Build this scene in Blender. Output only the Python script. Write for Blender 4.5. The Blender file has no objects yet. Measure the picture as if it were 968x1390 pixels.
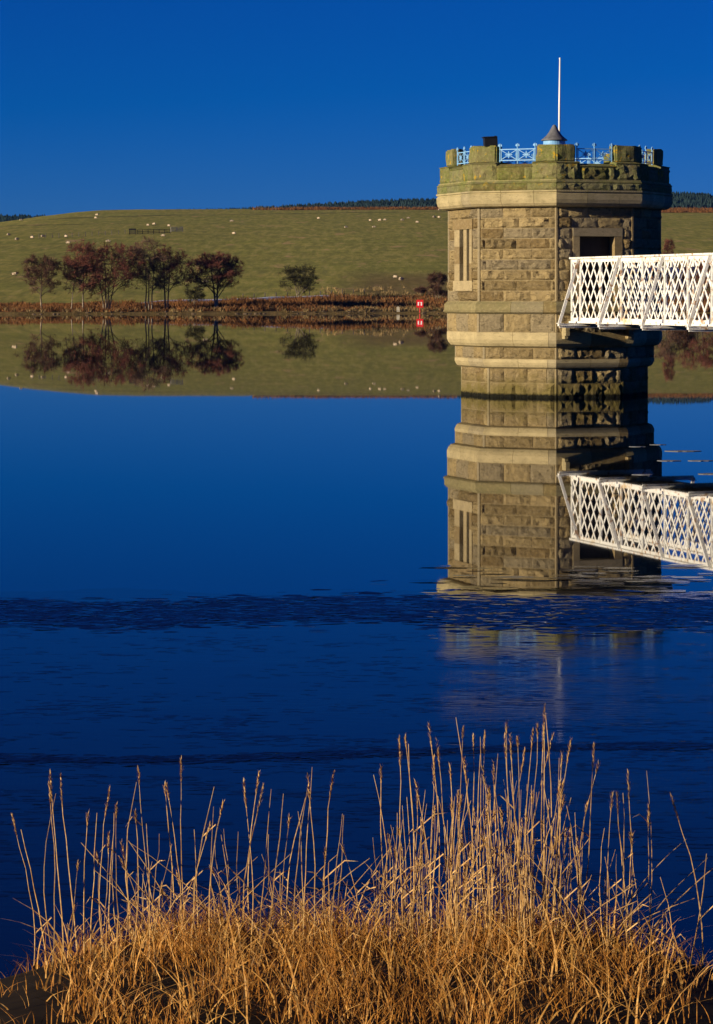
import bpy, bmesh, math, random
import numpy as np
from mathutils import Vector, Matrix, noise as mnoise

SC = bpy.context.scene
COL = SC.collection
random.seed(7)
RNG = np.random.default_rng(11)
rad = math.radians

# ------------------------------------------------------------------ camera
H0, F, CX, HY = 2.94, 3600.0, 484.0, 400.0     # eye height, focal in photo px, principal column, horizon row
cam = bpy.data.cameras.new('camera')
cam.sensor_fit = 'VERTICAL'
cam.sensor_height = 36.0
cam.sensor_width = 36.0
cam.lens = F / 1390.0 * 36.0
cam.shift_y = -(695.0 - HY) / 1390.0
cam.clip_start = 0.5
cam.clip_end = 9000.0
cam_o = bpy.data.objects.new('camera', cam)
cam_o.location = (0, 0, H0)
cam_o.rotation_euler = (rad(90), 0, 0)
COL.objects.link(cam_o)
SC.camera = cam_o

# ------------------------------------------------------------------ light
SUN_EL, SUN_AZ = 12.0, 241.4                    # degrees; azimuth clockwise from +Y
sv = Vector((math.sin(rad(SUN_AZ)) * math.cos(rad(SUN_EL)), math.cos(rad(SUN_AZ)) * math.cos(rad(SUN_EL)), math.sin(rad(SUN_EL))))
sun = bpy.data.lights.new('sun', 'SUN')
sun.energy = 5.0
sun.angle = rad(0.5)
sun.color = (1.0, 0.85, 0.60)
sun_o = bpy.data.objects.new('sun', sun)
sun_o.rotation_euler = (-sv).to_track_quat('-Z', 'Y').to_euler()
sun_o.location = (-40, -20, 60)
COL.objects.link(sun_o)

world = bpy.data.worlds.new('World')
SC.world = world
world.use_nodes = True
wn = world.node_tree
sky = wn.nodes.new('ShaderNodeTexSky')
sky.sky_type = 'NISHITA'
sky.sun_disc = False
sky.sun_elevation = rad(SUN_EL)
sky.sun_rotation = rad(SUN_AZ)
sky.altitude = 3000
sky.dust_density = 0.0
sky.ozone_density = 8.0
tint = wn.nodes.new('ShaderNodeMix')
tint.data_type = 'RGBA'
tint.blend_type = 'MULTIPLY'
tint.inputs[0].default_value = 1.0
tint.inputs[7].default_value = (0.34, 0.62, 1.0, 1)   # deep polarised blue of the slide, everywhere alike
wn.links.new(sky.outputs[0], tint.inputs[6])
sub = wn.nodes.new('ShaderNodeVectorMath')          # the slide's contrast: thin red is lost, the same all over the sky
sub.operation = 'MULTIPLY_ADD'
sub.inputs[1].default_value = (1.75, 1.02, 1.0)
sub.inputs[2].default_value = (-0.37, -0.20, 0.0)
flo = wn.nodes.new('ShaderNodeVectorMath')
flo.operation = 'MAXIMUM'
flo.inputs[1].default_value = (0.01, 0.02, 0.0)
wn.links.new(tint.outputs[2], sub.inputs[0])
wn.links.new(sub.outputs[0], flo.inputs[0])
wn.links.new(flo.outputs[0], wn.nodes['Background'].inputs[0])
wn.nodes['Background'].inputs[1].default_value = 0.05

SC.view_settings.view_transform = 'Standard'
SC.view_settings.look = 'None'
SC.view_settings.exposure = 0.5
SC.view_settings.gamma = 1.0
SC.render.engine = 'CYCLES'
SC.cycles.use_denoising = True
SC.cycles.max_bounces = 6
SC.cycles.caustics_reflective = False
SC.cycles.caustics_refractive = False


# ------------------------------------------------------------------ helpers
class MB:
    """collects polygons for one mesh object"""
    def __init__(self):
        self.v, self.f = [], []

    def add(self, vs, fs):
        b = len(self.v)
        self.v.extend([tuple(p) for p in vs])
        self.f.extend([tuple(b + i for i in f) for f in fs])

    def box(self, c, s, rz=0.0):
        cx, cy, cz = c
        hx, hy, hz = s[0] / 2, s[1] / 2, s[2] / 2
        ca, sa = math.cos(rz), math.sin(rz)
        vs = []
        for z in (-hz, hz):
            for x, y in ((-hx, -hy), (hx, -hy), (hx, hy), (-hx, hy)):
                vs.append((cx + x * ca - y * sa, cy + x * sa + y * ca, cz + z))
        self.add(vs, [(3, 2, 1, 0), (4, 5, 6, 7), (0, 1, 5, 4), (1, 2, 6, 5), (2, 3, 7, 6), (3, 0, 4, 7)])

    def bar(self, a, b, w, t, up=(0, 0, 1)):
        """flat bar from a to b, w wide across `up x dir`, t thick along `up`"""
        a, b = Vector(a), Vector(b)
        d = (b - a).normalized()
        u = Vector(up)
        s = d.cross(u)
        if s.length < 1e-4:
            s = d.cross(Vector((1, 0, 0)))
        s.normalize()
        n = s.cross(d).normalized()
        vs = []
        for p in (a, b):
            for i, j in ((-1, -1), (1, -1), (1, 1), (-1, 1)):
                vs.append(p + s * (i * w / 2) + n * (j * t / 2))
        self.add(vs, [(3, 2, 1, 0), (4, 5, 6, 7), (0, 1, 5, 4), (1, 2, 6, 5), (2, 3, 7, 6), (3, 0, 4, 7)])

    def tube(self, pts, rs, n=6, cap=True):
        pts = [Vector(p) for p in pts]
        vs, fs = [], []
        ref = Vector((0.31, 0.2, 0.93))
        for i, p in enumerate(pts):
            d = (pts[min(i + 1, len(pts) - 1)] - pts[max(i - 1, 0)])
            if d.length < 1e-6:
                d = Vector((0, 0, 1))
            d.normalize()
            s = d.cross(ref)
            if s.length < 0.05:
                s = d.cross(Vector((1, 0, 0)))
            s.normalize()
            t = d.cross(s)
            for k in range(n):
                a = 2 * math.pi * k / n
                vs.append(p + s * (math.cos(a) * rs[i]) + t * (math.sin(a) * rs[i]))
        for i in range(len(pts) - 1):
            for k in range(n):
                fs.append((i * n + k, i * n + (k + 1) % n, (i + 1) * n + (k + 1) % n, (i + 1) * n + k))
        if cap:
            fs.append(tuple(range(n - 1, -1, -1)))
            fs.append(tuple((len(pts) - 1) * n + k for k in range(n)))
        self.add(vs, fs)

    def lathe(self, prof, n=24, c=(0, 0)):
        vs, fs = [], []
        for r, z in prof:
            for k in range(n):
                a = 2 * math.pi * k / n
                vs.append((c[0] + r * math.cos(a), c[1] + r * math.sin(a), z))
        for i in range(len(prof) - 1):
            for k in range(n):
                fs.append((i * n + k, i * n + (k + 1) % n, (i + 1) * n + (k + 1) % n, (i + 1) * n + k))
        fs.append(tuple(range(n - 1, -1, -1)))
        fs.append(tuple((len(prof) - 1) * n + k for k in range(n)))
        self.add(vs, fs)

    def mesh(self, name, mat, smooth=False):
        me = bpy.data.meshes.new(name)
        me.from_pydata(self.v, [], self.f)
        me.update()
        if mat:
            me.materials.append(mat)
        if smooth:
            me.polygons.foreach_set('use_smooth', [True] * len(me.polygons))
        return me

    def build(self, name, mat, parent=None, smooth=False):
        return link(name, self.mesh(name, mat, smooth), parent)


def link(name, me, parent=None):
    o = bpy.data.objects.new(name, me)
    COL.objects.link(o)
    if parent is not None:
        o.parent = parent
    return o


def np_mesh(name, V, quads, mat, smooth=False, parent=None):
    """fast mesh from arrays (quads: M x 4 or M x 3)"""
    me = bpy.data.meshes.new(name)
    V = np.asarray(V, np.float32)
    Q = np.asarray(quads, np.int32)
    n = Q.shape[1]
    me.vertices.add(len(V))
    me.vertices.foreach_set('co', V.ravel())
    me.loops.add(Q.size)
    me.loops.foreach_set('vertex_index', Q.ravel())
    me.polygons.add(len(Q))
    me.polygons.foreach_set('loop_start', np.arange(0, Q.size, n, dtype=np.int32))
    me.polygons.foreach_set('loop_total', np.full(len(Q), n, np.int32))
    me.polygons.foreach_set('use_smooth', np.full(len(Q), bool(smooth)))
    me.update(calc_edges=True)
    me.validate()
    if mat:
        me.materials.append(mat)
    return link(name, me, parent)


def tag(o, label=None, cat=None, group=None, kind=None):
    if label:
        o['label'] = label
    if cat:
        o['category'] = cat
    if group:
        o['group'] = group
    if kind:
        o['kind'] = kind
    return o


def empty(name, loc, rz=0.0):
    o = bpy.data.objects.new(name, None)
    o.empty_display_size = 0.3
    o.location = loc
    o.rotation_euler = (0, 0, rz)
    COL.objects.link(o)
    return o


class NT:
    """small helper for node materials"""
    def __init__(self, name):
        self.m = bpy.data.materials.new(name)
        self.m.use_nodes = True
        self.t = self.m.node_tree
        self.b = self.t.nodes['Principled BSDF']

    def n(self, kind, **kw):
        nd = self.t.nodes.new(kind)
        for k, v in kw.items():
            setattr(nd, k, v)
        return nd

    def l(self, a, b):
        self.t.links.new(a, b)

    def pos(self):
        return self.n('ShaderNodeNewGeometry').outputs['Position']

    def obj(self):
        return self.n('ShaderNodeTexCoord').outputs['Object']

    def scale(self, src, s):
        mp = self.n('ShaderNodeMapping')
        self.l(src, mp.inputs[0])
        mp.inputs['Scale'].default_value = s
        return mp.outputs[0]

    def noise(self, src, scale, detail=4, rough=0.55, dist=0.0):
        nd = self.n('ShaderNodeTexNoise')
        if src is not None:
            self.l(src, nd.inputs['Vector'])
        nd.inputs['Scale'].default_value = scale
        nd.inputs['Detail'].default_value = detail
        nd.inputs['Roughness'].default_value = rough
        nd.inputs['Distortion'].default_value = dist
        return nd.outputs[0]

    def ramp(self, src, stops):
        r = self.n('ShaderNodeValToRGB')
        while len(r.color_ramp.elements) < len(stops):
            r.color_ramp.elements.new(0.5)
        for e, (p, c) in zip(r.color_ramp.elements, stops):
            e.position = p
            e.color = (*c, 1) if len(c) == 3 else c
        self.l(src, r.inputs[0])
        return r.outputs[0]

    def vmap(self, src, a, b, c=0.0, d=1.0):
        r = self.n('ShaderNodeMapRange')
        self.l(src, r.inputs[0])
        for i, v in enumerate((a, b, c, d)):
            r.inputs[i + 1].default_value = v
        return r.outputs[0]

    def math(self, op, a, b=None):
        r = self.n('ShaderNodeMath', operation=op)
        for i, v in enumerate((a, b)):
            if v is None:
                continue
            if isinstance(v, (int, float)):
                r.inputs[i].default_value = v
            else:
                self.l(v, r.inputs[i])
        return r.outputs[0]

    def mix(self, fac, a, b, blend='MIX'):
        r = self.n('ShaderNodeMix', data_type='RGBA', blend_type=blend)
        for i, v in ((0, fac), (6, a), (7, b)):
            if isinstance(v, (int, float)):
                r.inputs[i].default_value = v
            elif isinstance(v, tuple):
                r.inputs[i].default_value = (*v, 1)
            else:
                self.l(v, r.inputs[i])
        return r.outputs[2]

    def xyz(self, src):
        s = self.n('ShaderNodeSeparateXYZ')
        self.l(src, s.inputs[0])
        return s.outputs

    def bump(self, src, strength, dist):
        b = self.n('ShaderNodeBump')
        b.inputs['Strength'].default_value = strength
        b.inputs['Distance'].default_value = dist
        self.l(src, b.inputs['Height'])
        self.l(b.outputs[0], self.b.inputs['Normal'])

    def col(self, src):
        if isinstance(src, tuple):
            self.b.inputs['Base Color'].default_value = (*src, 1)
        else:
            self.l(src, self.b.inputs['Base Color'])

    def set(self, rough=None, spec=None, **kw):
        if rough is not None:
            if isinstance(rough, (int, float)):
                self.b.inputs['Roughness'].default_value = rough
            else:
                self.l(rough, self.b.inputs['Roughness'])
        if spec is not None:
            self.b.inputs['Specular IOR Level'].default_value = spec
        for k, v in kw.items():
            self.b.inputs[k].default_value = v
        return self.m


def flat_mat(name, colr, rough=0.8, var=0.25, scale=3.0, spec=0.3):
    t = NT(name)
    n = t.noise(t.pos(), scale, 4)
    dk = tuple(c * (1 - var) for c in colr)
    lt = tuple(min(1, c * (1 + var)) for c in colr)
    t.col(t.ramp(n, [(0.3, dk), (0.7, lt)]))
    return t.set(rough, spec)


# ------------------------------------------------------------------ materials
def stone_material(name, dark, light, bump=0.5, moss_lo=5.55, moss_hi=6.2, moss_amt=1.0, bdist=0.03, streak=0.45):
    t = NT(name)
    p = t.pos()
    rnd = t.n('ShaderNodeObjectInfo').outputs['Random']
    n1 = t.noise(p, 2.2, 6, 0.6)
    n2 = t.noise(p, 11.0, 6, 0.65)
    n3 = t.noise(t.scale(p, (1, 1, 3.6)), 6.0, 6, 0.68, 0.9)
    base = t.mix(t.vmap(rnd, 0.0, 1.0), dark, light)
    # a few ochre brown blocks and greyer weathering
    r2 = t.math('FRACT', t.math('MULTIPLY', rnd, 7.31))
    base = t.mix(t.math('MULTIPLY', t.math('GREATER_THAN', r2, 0.8), 0.75), base, (0.175, 0.115, 0.045))
    r3 = t.math('FRACT', t.math('MULTIPLY', rnd, 13.7))
    base = t.mix(t.math('MULTIPLY', t.math('GREATER_THAN', r3, 0.72), 0.6), base, (0.26, 0.22, 0.15))
    base = t.mix(t.vmap(n1, 0.40, 0.75, 0.0, 0.5), base, (0.18, 0.145, 0.085))
    base = t.mix(t.vmap(n2, 0.5, 0.8, 0.0, 0.5), base, (0.52, 0.41, 0.24))
    base = t.mix(t.vmap(n3, 0.53, 0.68, 0.0, streak), base, (0.070, 0.052, 0.030))
    z = t.xyz(p)[2]
    zz = t.math('ADD', z, t.math('MULTIPLY', t.math('SUBTRACT', n1, 0.5), 1.3))
    moss = t.vmap(zz, moss_lo, moss_hi, 0.0, moss_amt)
    n4 = t.noise(p, 1.1, 5, 0.65, 0.4)
    moss = t.math('MULTIPLY', moss, t.vmap(n4, 0.32, 0.58, 0.45, 1.0))
    mcol = t.ramp(t.math('ADD', t.math('MULTIPLY', n2, 0.6), t.math('MULTIPLY', n4, 0.4)), [(0.36, (0.026, 0.044, 0.006)), (0.50, (0.084, 0.120, 0.015)), (0.62, (0.135, 0.165, 0.027))])
    base = t.mix(t.math('MULTIPLY', moss, t.vmap(n3, 0.3, 0.55, 1.0, 0.5)), base, mcol)
    # orange and yellow lichen dots high up
    li = t.noise(p, 6.0, 3, 0.5)
    lif = t.math('MULTIPLY', t.vmap(li, 0.63, 0.67), t.vmap(z, 5.9, 6.3))
    base = t.mix(t.math('MULTIPLY', lif, 0.8), base, (0.40, 0.25, 0.02))
    # greenish tide mark, then black wet line at the water
    base = t.mix(t.vmap(zz, 0.75, 0.2, 0.0, 0.75), base, (0.12, 0.10, 0.022))
    zw = t.math('ADD', z, t.math('MULTIPLY', t.math('SUBTRACT', n2, 0.5), 0.14))
    base = t.mix(t.vmap(zw, 0.13, 0.07), base, (0.010, 0.010, 0.006))
    t.col(base)
    h = t.math('ADD', t.math('MULTIPLY', n2, 0.7), t.noise(p, 34.0, 4, 0.6))
    t.bump(h, bump, bdist)
    return t.set(0.92, 0.15)


M_STONE = stone_material('rock_faced_sandstone', (0.195, 0.140, 0.062), (0.40, 0.30, 0.145), 1.0, bdist=0.05, streak=0.85, moss_lo=6.0, moss_hi=7.2, moss_amt=0.8)
M_ASHLAR = stone_material('dressed_sandstone', (0.40, 0.325, 0.175), (0.52, 0.425, 0.235), 0.35, moss_lo=5.5, moss_hi=6.4, moss_amt=0.6)
M_STRING = stone_material('mossy_string_course', (0.22, 0.18, 0.09), (0.28, 0.23, 0.115), 0.4, moss_lo=2.0, moss_hi=3.2, moss_amt=0.5)
M_MOSSY = stone_material('moss_covered_sandstone', (0.23, 0.19, 0.095), (0.30, 0.24, 0.13), 0.7, moss_lo=5.2, moss_hi=5.9, moss_amt=1.0)
M_MORTAR = stone_material('mortar', (0.36, 0.285, 0.155), (0.40, 0.32, 0.18), 0.3)
M_FRAME = stone_material('window_dressings', (0.31, 0.24, 0.13), (0.40, 0.32, 0.18), 0.5)
M_DARK = flat_mat('dark_interior', (0.012, 0.011, 0.010), 0.9, 0.2, 2)
M_DOOR = flat_mat('dark_door_timber', (0.025, 0.020, 0.018), 0.7, 0.3, 5)
M_BLUE = flat_mat('pale_blue_paint', (0.20, 0.42, 0.70), 0.5, 0.12, 12)
M_SLATE = flat_mat('grey_lead_sheet', (0.13, 0.13, 0.14), 0.55, 0.25, 9)
M_POLE = flat_mat('white_pole_paint', (0.80, 0.80, 0.80), 0.45, 0.05, 3)
M_BLACK = flat_mat('black_metal', (0.012, 0.012, 0.014), 0.5, 0.2, 6)


M_GREYGATE = flat_mat('grey_gate_metal', (0.36, 0.33, 0.29), 0.9, 0.15, 3, 0.05)
M_DARKWOOD = flat_mat('dark_tarred_timber', (0.03, 0.028, 0.026), 0.9, 0.3, 2, 0.05)


def white_metal():
    t = NT('rust_spotted_white_paint')
    p = t.pos()
    n = t.noise(p, 6.0, 5, 0.6)
    n2 = t.noise(t.scale(p, (1, 1, 0.35)), 2.6, 4, 0.6)
    c = t.mix(t.vmap(n2, 0.5, 0.8, 0.0, 0.4), (0.80, 0.79, 0.76), (0.62, 0.58, 0.50))
    c = t.mix(t.vmap(n, 0.57, 0.64, 0.0, 0.85), c, (0.36, 0.17, 0.05))
    c = t.mix(t.vmap(t.noise(p, 1.3, 5, 0.7), 0.57, 0.66, 0.0, 0.7), c, (0.52, 0.33, 0.10))
    t.col(c)
    return t.set(0.5, 0.4)


M_WHITE = white_metal()
M_DECK = flat_mat('weathered_deck_timber', (0.085, 0.07, 0.055), 0.85, 0.35, 6)


def water_mat():
    t = NT('still_water')
    t.col((0.0015, 0.004, 0.010))
    return t.set(0.013, 0.5, IOR=1.33)


def ice_mat(name, rough, spec, bstr, colr):
    t = NT(name)
    p = t.pos()
    a = t.noise(t.scale(p, (0.55, 1.3, 1)), 1.6, 6, 0.62, 1.2)
    b = t.noise(t.scale(p, (1.0, 4.0, 1)), 5.0, 4, 0.6, 0.6)
    patch = t.vmap(t.noise(t.scale(p, (0.16, 0.5, 1)), 1.0, 3, 0.5), 0.46, 0.62)
    h = t.math('ADD', t.math('MULTIPLY', a, 0.35), t.math('MULTIPLY', b, t.math('MULTIPLY', patch, 0.35)))
    t.bump(h, bstr, 0.02)
    t.col(colr)
    r = t.vmap(patch, 0.0, 1.0, rough * 0.8, rough * 1.5)
    return t.set(r, spec, IOR=1.31)


M_WATER = water_mat()
M_ICE = ice_mat('thin_black_ice', 0.05, 0.31, 0.14, (0.002, 0.0045, 0.010))
M_SHARD = ice_mat('broken_dark_ice', 0.06, 0.33, 0.15, (0.003, 0.006, 0.012))


def grass_hill_mat():
    t = NT('winter_hill_pasture')
    p = t.pos()
    st = t.scale(p, (0.25, 1.0, 1.0))
    big = t.noise(t.scale(p, (0.3, 1.0, 0.0)), 0.03, 5, 0.6, 0.5)
    mid = t.noise(st, 0.16, 5, 0.65, 0.4)
    fine = t.noise(t.scale(p, (0.5, 1.0, 1.0)), 0.9, 5, 0.7)
    c = t.ramp(mid, [(0.3, (0.205, 0.22, 0.036)), (0.5, (0.335, 0.315, 0.060)), (0.72, (0.46, 0.375, 0.095))])
    c = t.mix(t.vmap(big, 0.38, 0.7, 0.0, 0.6), c, (0.40, 0.33, 0.080))
    c = t.mix(t.vmap(fine, 0.35, 0.65, 0.5, 0.0), c, (0.12, 0.13, 0.03))
    mot = t.noise(t.scale(p, (0.55, 0.07, 0.0)), 1.0, 5, 0.7, 0.3)
    c = t.mix(t.vmap(mot, 0.40, 0.56, 0.55, 0.0), c, (0.13, 0.135, 0.034))
    c = t.mix(t.vmap(mot, 0.54, 0.68, 0.0, 0.55), c, (0.44, 0.34, 0.135))
    pale = t.noise(t.scale(p, (0.15, 0.045, 0)), 1.0, 4, 0.6, 0.5)
    pale2 = t.math('MULTIPLY', t.vmap(pale, 0.615, 0.68), t.vmap(fine, 0.38, 0.6, 0.3, 0.9))
    c = t.mix(pale2, c, (0.50, 0.31, 0.15))
    at = t.n('ShaderNodeAttribute', attribute_name='zone')
    sp = t.n('ShaderNodeSeparateColor')
    t.l(at.outputs['Color'], sp.inputs[0])
    br, ln, tan = sp.outputs[0], sp.outputs[1], sp.outputs[2]
    brc = t.ramp(t.noise(st, 0.8, 4, 0.7), [(0.3, (0.05, 0.024, 0.010)), (0.55, (0.17, 0.065, 0.022)), (0.75, (0.26, 0.12, 0.045))])
    c = t.mix(tan, c, t.ramp(t.noise(p, 0.6, 5, 0.7), [(0.35, (0.10, 0.07, 0.025)), (0.65, (0.24, 0.155, 0.06))]))
    c = t.mix(br, c, brc)
    c = t.mix(t.math('MULTIPLY', ln, 0.75), c, (0.045, 0.048, 0.014))
    t.col(c)
    t.bump(t.math('ADD', fine, t.noise(p, 2.5, 4, 0.7)), 0.5, 0.5)
    return t.set(0.95, 0.1)


M_HILL = grass_hill_mat()
M_FOREST_GROUND = flat_mat('forest_floor', (0.020, 0.030, 0.022), 0.95, 0.3, 0.05, 0.05)
M_CONIFER = flat_mat('dark_conifer', (0.018, 0.032, 0.030), 0.9, 0.5, 0.03, 0.05)
def bracken_mat():
    t = NT('rusty_bracken')
    p = t.pos()
    a = t.noise(p, 0.35, 4, 0.6)
    b = t.noise(p, 1.6, 3, 0.6)
    c = t.ramp(b, [(0.3, (0.065, 0.030, 0.012)), (0.5, (0.19, 0.078, 0.026)), (0.7, (0.34, 0.165, 0.062))])
    t.col(t.mix(t.vmap(a, 0.4, 0.65, 0.0, 0.75), c, (0.085, 0.045, 0.022)))
    return t.set(0.9, 0.1)


M_BRACKEN = bracken_mat()
M_STRAW = flat_mat('straw_tussock', (0.27, 0.19, 0.085), 0.9, 0.5, 0.8, 0.1)
M_DARKREED = flat_mat('dark_rush', (0.13, 0.085, 0.034), 0.9, 0.5, 0.8, 0.1)
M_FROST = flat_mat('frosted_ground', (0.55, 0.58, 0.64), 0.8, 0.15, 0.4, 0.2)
M_FROSTSHADE = flat_mat('shade_blue_frosted_bank', (0.13, 0.17, 0.32), 0.8, 0.3, 0.4, 0.2)  # frosted bank front, with the blue of its shade painted into the colour
M_BANK = flat_mat('dark_bank_soil', (0.022, 0.015, 0.008), 0.95, 0.4, 5, 0.1)
def bark_mat(name, foot, limb, z0, z1):
    t = NT(name)
    z = t.xyz(t.obj())[2]
    n = t.noise(t.obj(), 2.5, 4)
    zz = t.math('ADD', z, t.math('MULTIPLY', t.math('SUBTRACT', n, 0.5), 2.5))
    c = t.mix(t.vmap(zz, z0, z1), foot, limb)
    c = t.mix(t.vmap(n, 0.5, 0.62, 0.0, 0.5), c, tuple(v * 0.35 for v in foot))
    t.col(c)
    return t.set(0.9, 0.1)


M_BARK = bark_mat('grey_brown_bark', (0.30, 0.24, 0.17), (0.09, 0.066, 0.046), 0.8, 2.6)
M_BIRCH = bark_mat('pale_birch_bark', (0.32, 0.265, 0.20), (0.075, 0.055, 0.040), 1.0, 3.2)
M_TWIG = flat_mat('purple_brown_twigs', (0.150, 0.056, 0.040), 0.9, 0.45, 0.7, 0.1)
M_TWIGD = flat_mat('dark_brown_twigs', (0.090, 0.046, 0.032), 0.9, 0.4, 0.7, 0.1)
M_TWIGP = flat_mat('grey_brown_twigs', (0.150, 0.088, 0.060), 0.9, 0.4, 0.7, 0.1)
M_TWIGO = flat_mat('dark_olive_twigs', (0.060, 0.055, 0.024), 0.9, 0.4, 0.7, 0.1)
M_POST = flat_mat('weathered_fence_timber', (0.11, 0.095, 0.08), 0.9, 0.3, 2, 0.1)
M_RED = flat_mat('red_sign_paint', (0.72, 0.012, 0.02), 0.5, 0.05, 2)
M_SIGNW = flat_mat('white_sign_paint', (0.85, 0.85, 0.85), 0.5, 0.04, 2)
M_PALESTONE = flat_mat('pale_marker_stone', (0.42, 0.38, 0.30), 0.9, 0.2, 2)


def sheep_mat():
    t = NT('wool_and_dark_face')
    at = t.n('ShaderNodeAttribute', attribute_name='dark')
    n = t.noise(t.obj(), 9, 4)
    wool = t.ramp(n, [(0.3, (0.42, 0.32, 0.22)), (0.7, (0.62, 0.50, 0.36))])
    t.col(t.mix(at.outputs['Fac'], wool, (0.05, 0.04, 0.035)))
    return t.set(0.95, 0.1)


M_SHEEP = sheep_mat()


def straw_blade(name, a, b, c):
    t = NT(name)
    p = t.pos()
    n = t.noise(p, 55.0, 3, 0.6)
    m = t.noise(t.scale(p, (1.0, 1.0, 0.12)), 26.0, 2, 0.5)
    k = t.ramp(n, [(0.28, a), (0.5, b), (0.72, c)])
    k = t.mix(t.vmap(m, 0.57, 0.68, 0.0, 0.35), k, (0.44, 0.33, 0.19))      # greyed dead stems
    k = t.mix(t.vmap(m, 0.44, 0.32, 0.0, 0.65), k, (0.20, 0.085, 0.018))   # foxy brown ones
    t.col(k)
    t.b.inputs['Sheen Weight'].default_value = 0.0
    return t.set(0.7, 0.25)


M_GRASS = straw_blade('dry_golden_grass', (0.10, 0.030, 0.003), (0.38, 0.145, 0.016), (0.62, 0.31, 0.065))
M_LEAF = straw_blade('broad_straw_leaves', (0.28, 0.11, 0.018), (0.50, 0.25, 0.055), (0.68, 0.42, 0.14))
M_STALK = straw_blade('dry_stalks', (0.33, 0.165, 0.045), (0.54, 0.31, 0.10), (0.68, 0.48, 0.22))

# ------------------------------------------------------------------ terrain
def interp(x, xs, ys):
    return float(np.interp(x, xs, ys))


SH_PX = [-300, 0, 100, 200, 300, 400, 480, 560, 700, 968, 1300]
SH_Y = [384, 394, 398, 402, 406, 410, 414, 418, 421, 422, 420]
SH_X = [(p - CX) / F * y for p, y in zip(SH_PX, SH_Y)]


def shore(X):
    return interp(X, SH_X, SH_Y) + 1.6 * mnoise.noise(Vector((X * 0.11, 3.7, 0))) + 0.7 * mnoise.noise(Vector((X * 0.4, 9.1, 0)))


Z2_PX = [0, 200, 330, 480, 600, 968]
Z2_V = [1.25, 1.45, 1.85, 2.75, 2.9, 3.0]
CR_PX = [-200, -80, 0, 30, 60, 90, 130, 200, 350, 600, 700, 900, 968, 1150]
CR_PY = [330, 314, 303, 298, 293.5, 289.5, 286.2, 285.0, 284.8, 284.2, 284.5, 285, 285, 292]


def terrain(X, Y):
    s = Y - shore(X)
    if s < 0:
        return max(-1.6, s * 0.6)
    z2 = interp(CX + F * X / 440.0, Z2_PX, Z2_V)
    if s < 2.0:
        t = s / 2.0
        return 0.34 * (t * t * (3 - 2 * t)) + 0.06 * mnoise.noise(Vector((X * 0.7, Y * 0.7, 0)))
    nz = 0.12 * mnoise.noise(Vector((X * 0.25, Y * 0.25, 2.0))) + 0.22 * mnoise.noise(Vector((X * 0.05, Y * 0.05, 5.0)))
    if s < 40.0:
        return 0.34 + (z2 - 0.34) * (s - 2.0) / 38.0 + nz * min(1, (s - 2) / 4)
    Yc = shore(X) + 570.0
    ycr = interp(CX + F * X / Yc, CR_PX, CR_PY)
    zc = H0 + (HY - ycr) / F * Yc
    u = (s - 40.0) / 530.0
    if u < 1:
        g = 1.2 * u - 0.2 * u * u
    else:
        w = u - 1.0
        if w < 0.25:
            g = 1.0 + 0.8 * w - (1.5 / 0.25) * w * w / 2
        else:
            g = 1.0 + 0.8 * 0.25 - 0.1875 - 0.7 * (w - 0.25)
    big = 0.5 * mnoise.noise(Vector((X * 0.012, Y * 0.02, 1.0))) * min(1, u * 4) * max(0.0, 1 - u)
    return z2 + (zc - z2) * g + nz + big


def ground_at(px, py, y0=None):
    """first terrain point seen through photo pixel (px, py)"""
    Y = y0 or 330.0
    while Y < 1150:
        X = (px - CX) / F * Y
        if Y > shore(X) and terrain(X, Y) >= H0 - (py - HY) / F * Y:
            return X, Y, terrain(X, Y)
        Y += 1.0
    X = (px - CX) / F * 985.0
    return X, 985.0, terrain(X, 985.0)


def zone_at(X, Y):
    s = Y - shore(X)
    px = CX + F * X / Y
    u = (s - 40) / 530.0
    br = 1.0 if (2.6 < s < 33 and px < 480) else (0.35 if 2.6 < s < 20 else 0.0)
    n = mnoise.noise(Vector((X * 0.04, Y * 0.03, 8)))
    if u > 0.985 + 0.02 * n and px > 350 and px < 700:
        br = 1.0
    if px >= 700 and u > 0.89 + 0.02 * n:
        br = 1.0
    ln = 0.0
    lu = interp(px, [-100, 0, 90, 180, 240, 330, 420, 600, 1000], [0.76, 0.755, 0.765, 0.80, 0.83, 0.845, 0.87, 0.90, 0.92])
    d = abs(u - lu)
    if d < 0.014:
        ln = 1 - d / 0.014
    if 0 < px < 120:
        d2 = abs(u - 0.63)
        ln = max(ln, (1 - d2 / 0.012) * 0.8 if d2 < 0.012 else 0)
    tan = 0.9 if s <= 2.6 else 0.0
    if px > 440 and 12 < s < 110:
        tan = min(1.0, (px - 440) / 60.0) * (1.0 if s < 75 else max(0, (110 - s) / 35.0)) * (0.75 + 0.5 * n)
    return br, ln, max(0, min(1, tan))


xs = np.concatenate([np.linspace(-900, -150, 26)[:-1], np.arange(-150, 160, 3.0), np.linspace(160, 900, 26)])
offs = np.concatenate([np.array([-40, -12, -5, -2, -1, 0, 0.5, 1, 1.5, 2, 3, 4.5]), np.arange(6, 44, 2.0), np.arange(44, 590, 4.5), np.array([592, 605, 620, 640, 660, 700, 760, 850])])
V, Z = [], []
for X in xs:
    sh = shore(X)
    for o_ in offs:
        V.append((X, sh + o_, terrain(X, sh + o_)))
        Z.append((*zone_at(X, sh + o_), 1.0))
nx, ny = len(xs), len(offs)
I = np.arange(nx * ny).reshape(nx, ny)
Q = np.stack([I[:-1, :-1], I[1:, :-1], I[1:, 1:], I[:-1, 1:]], -1).reshape(-1, 4)
hill = np_mesh('hill', V, Q, M_HILL, True)
ca = hill.data.color_attributes.new('zone', 'FLOAT_COLOR', 'POINT')
ca.data.foreach_set('color', np.array(Z, np.float32).ravel())
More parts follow.
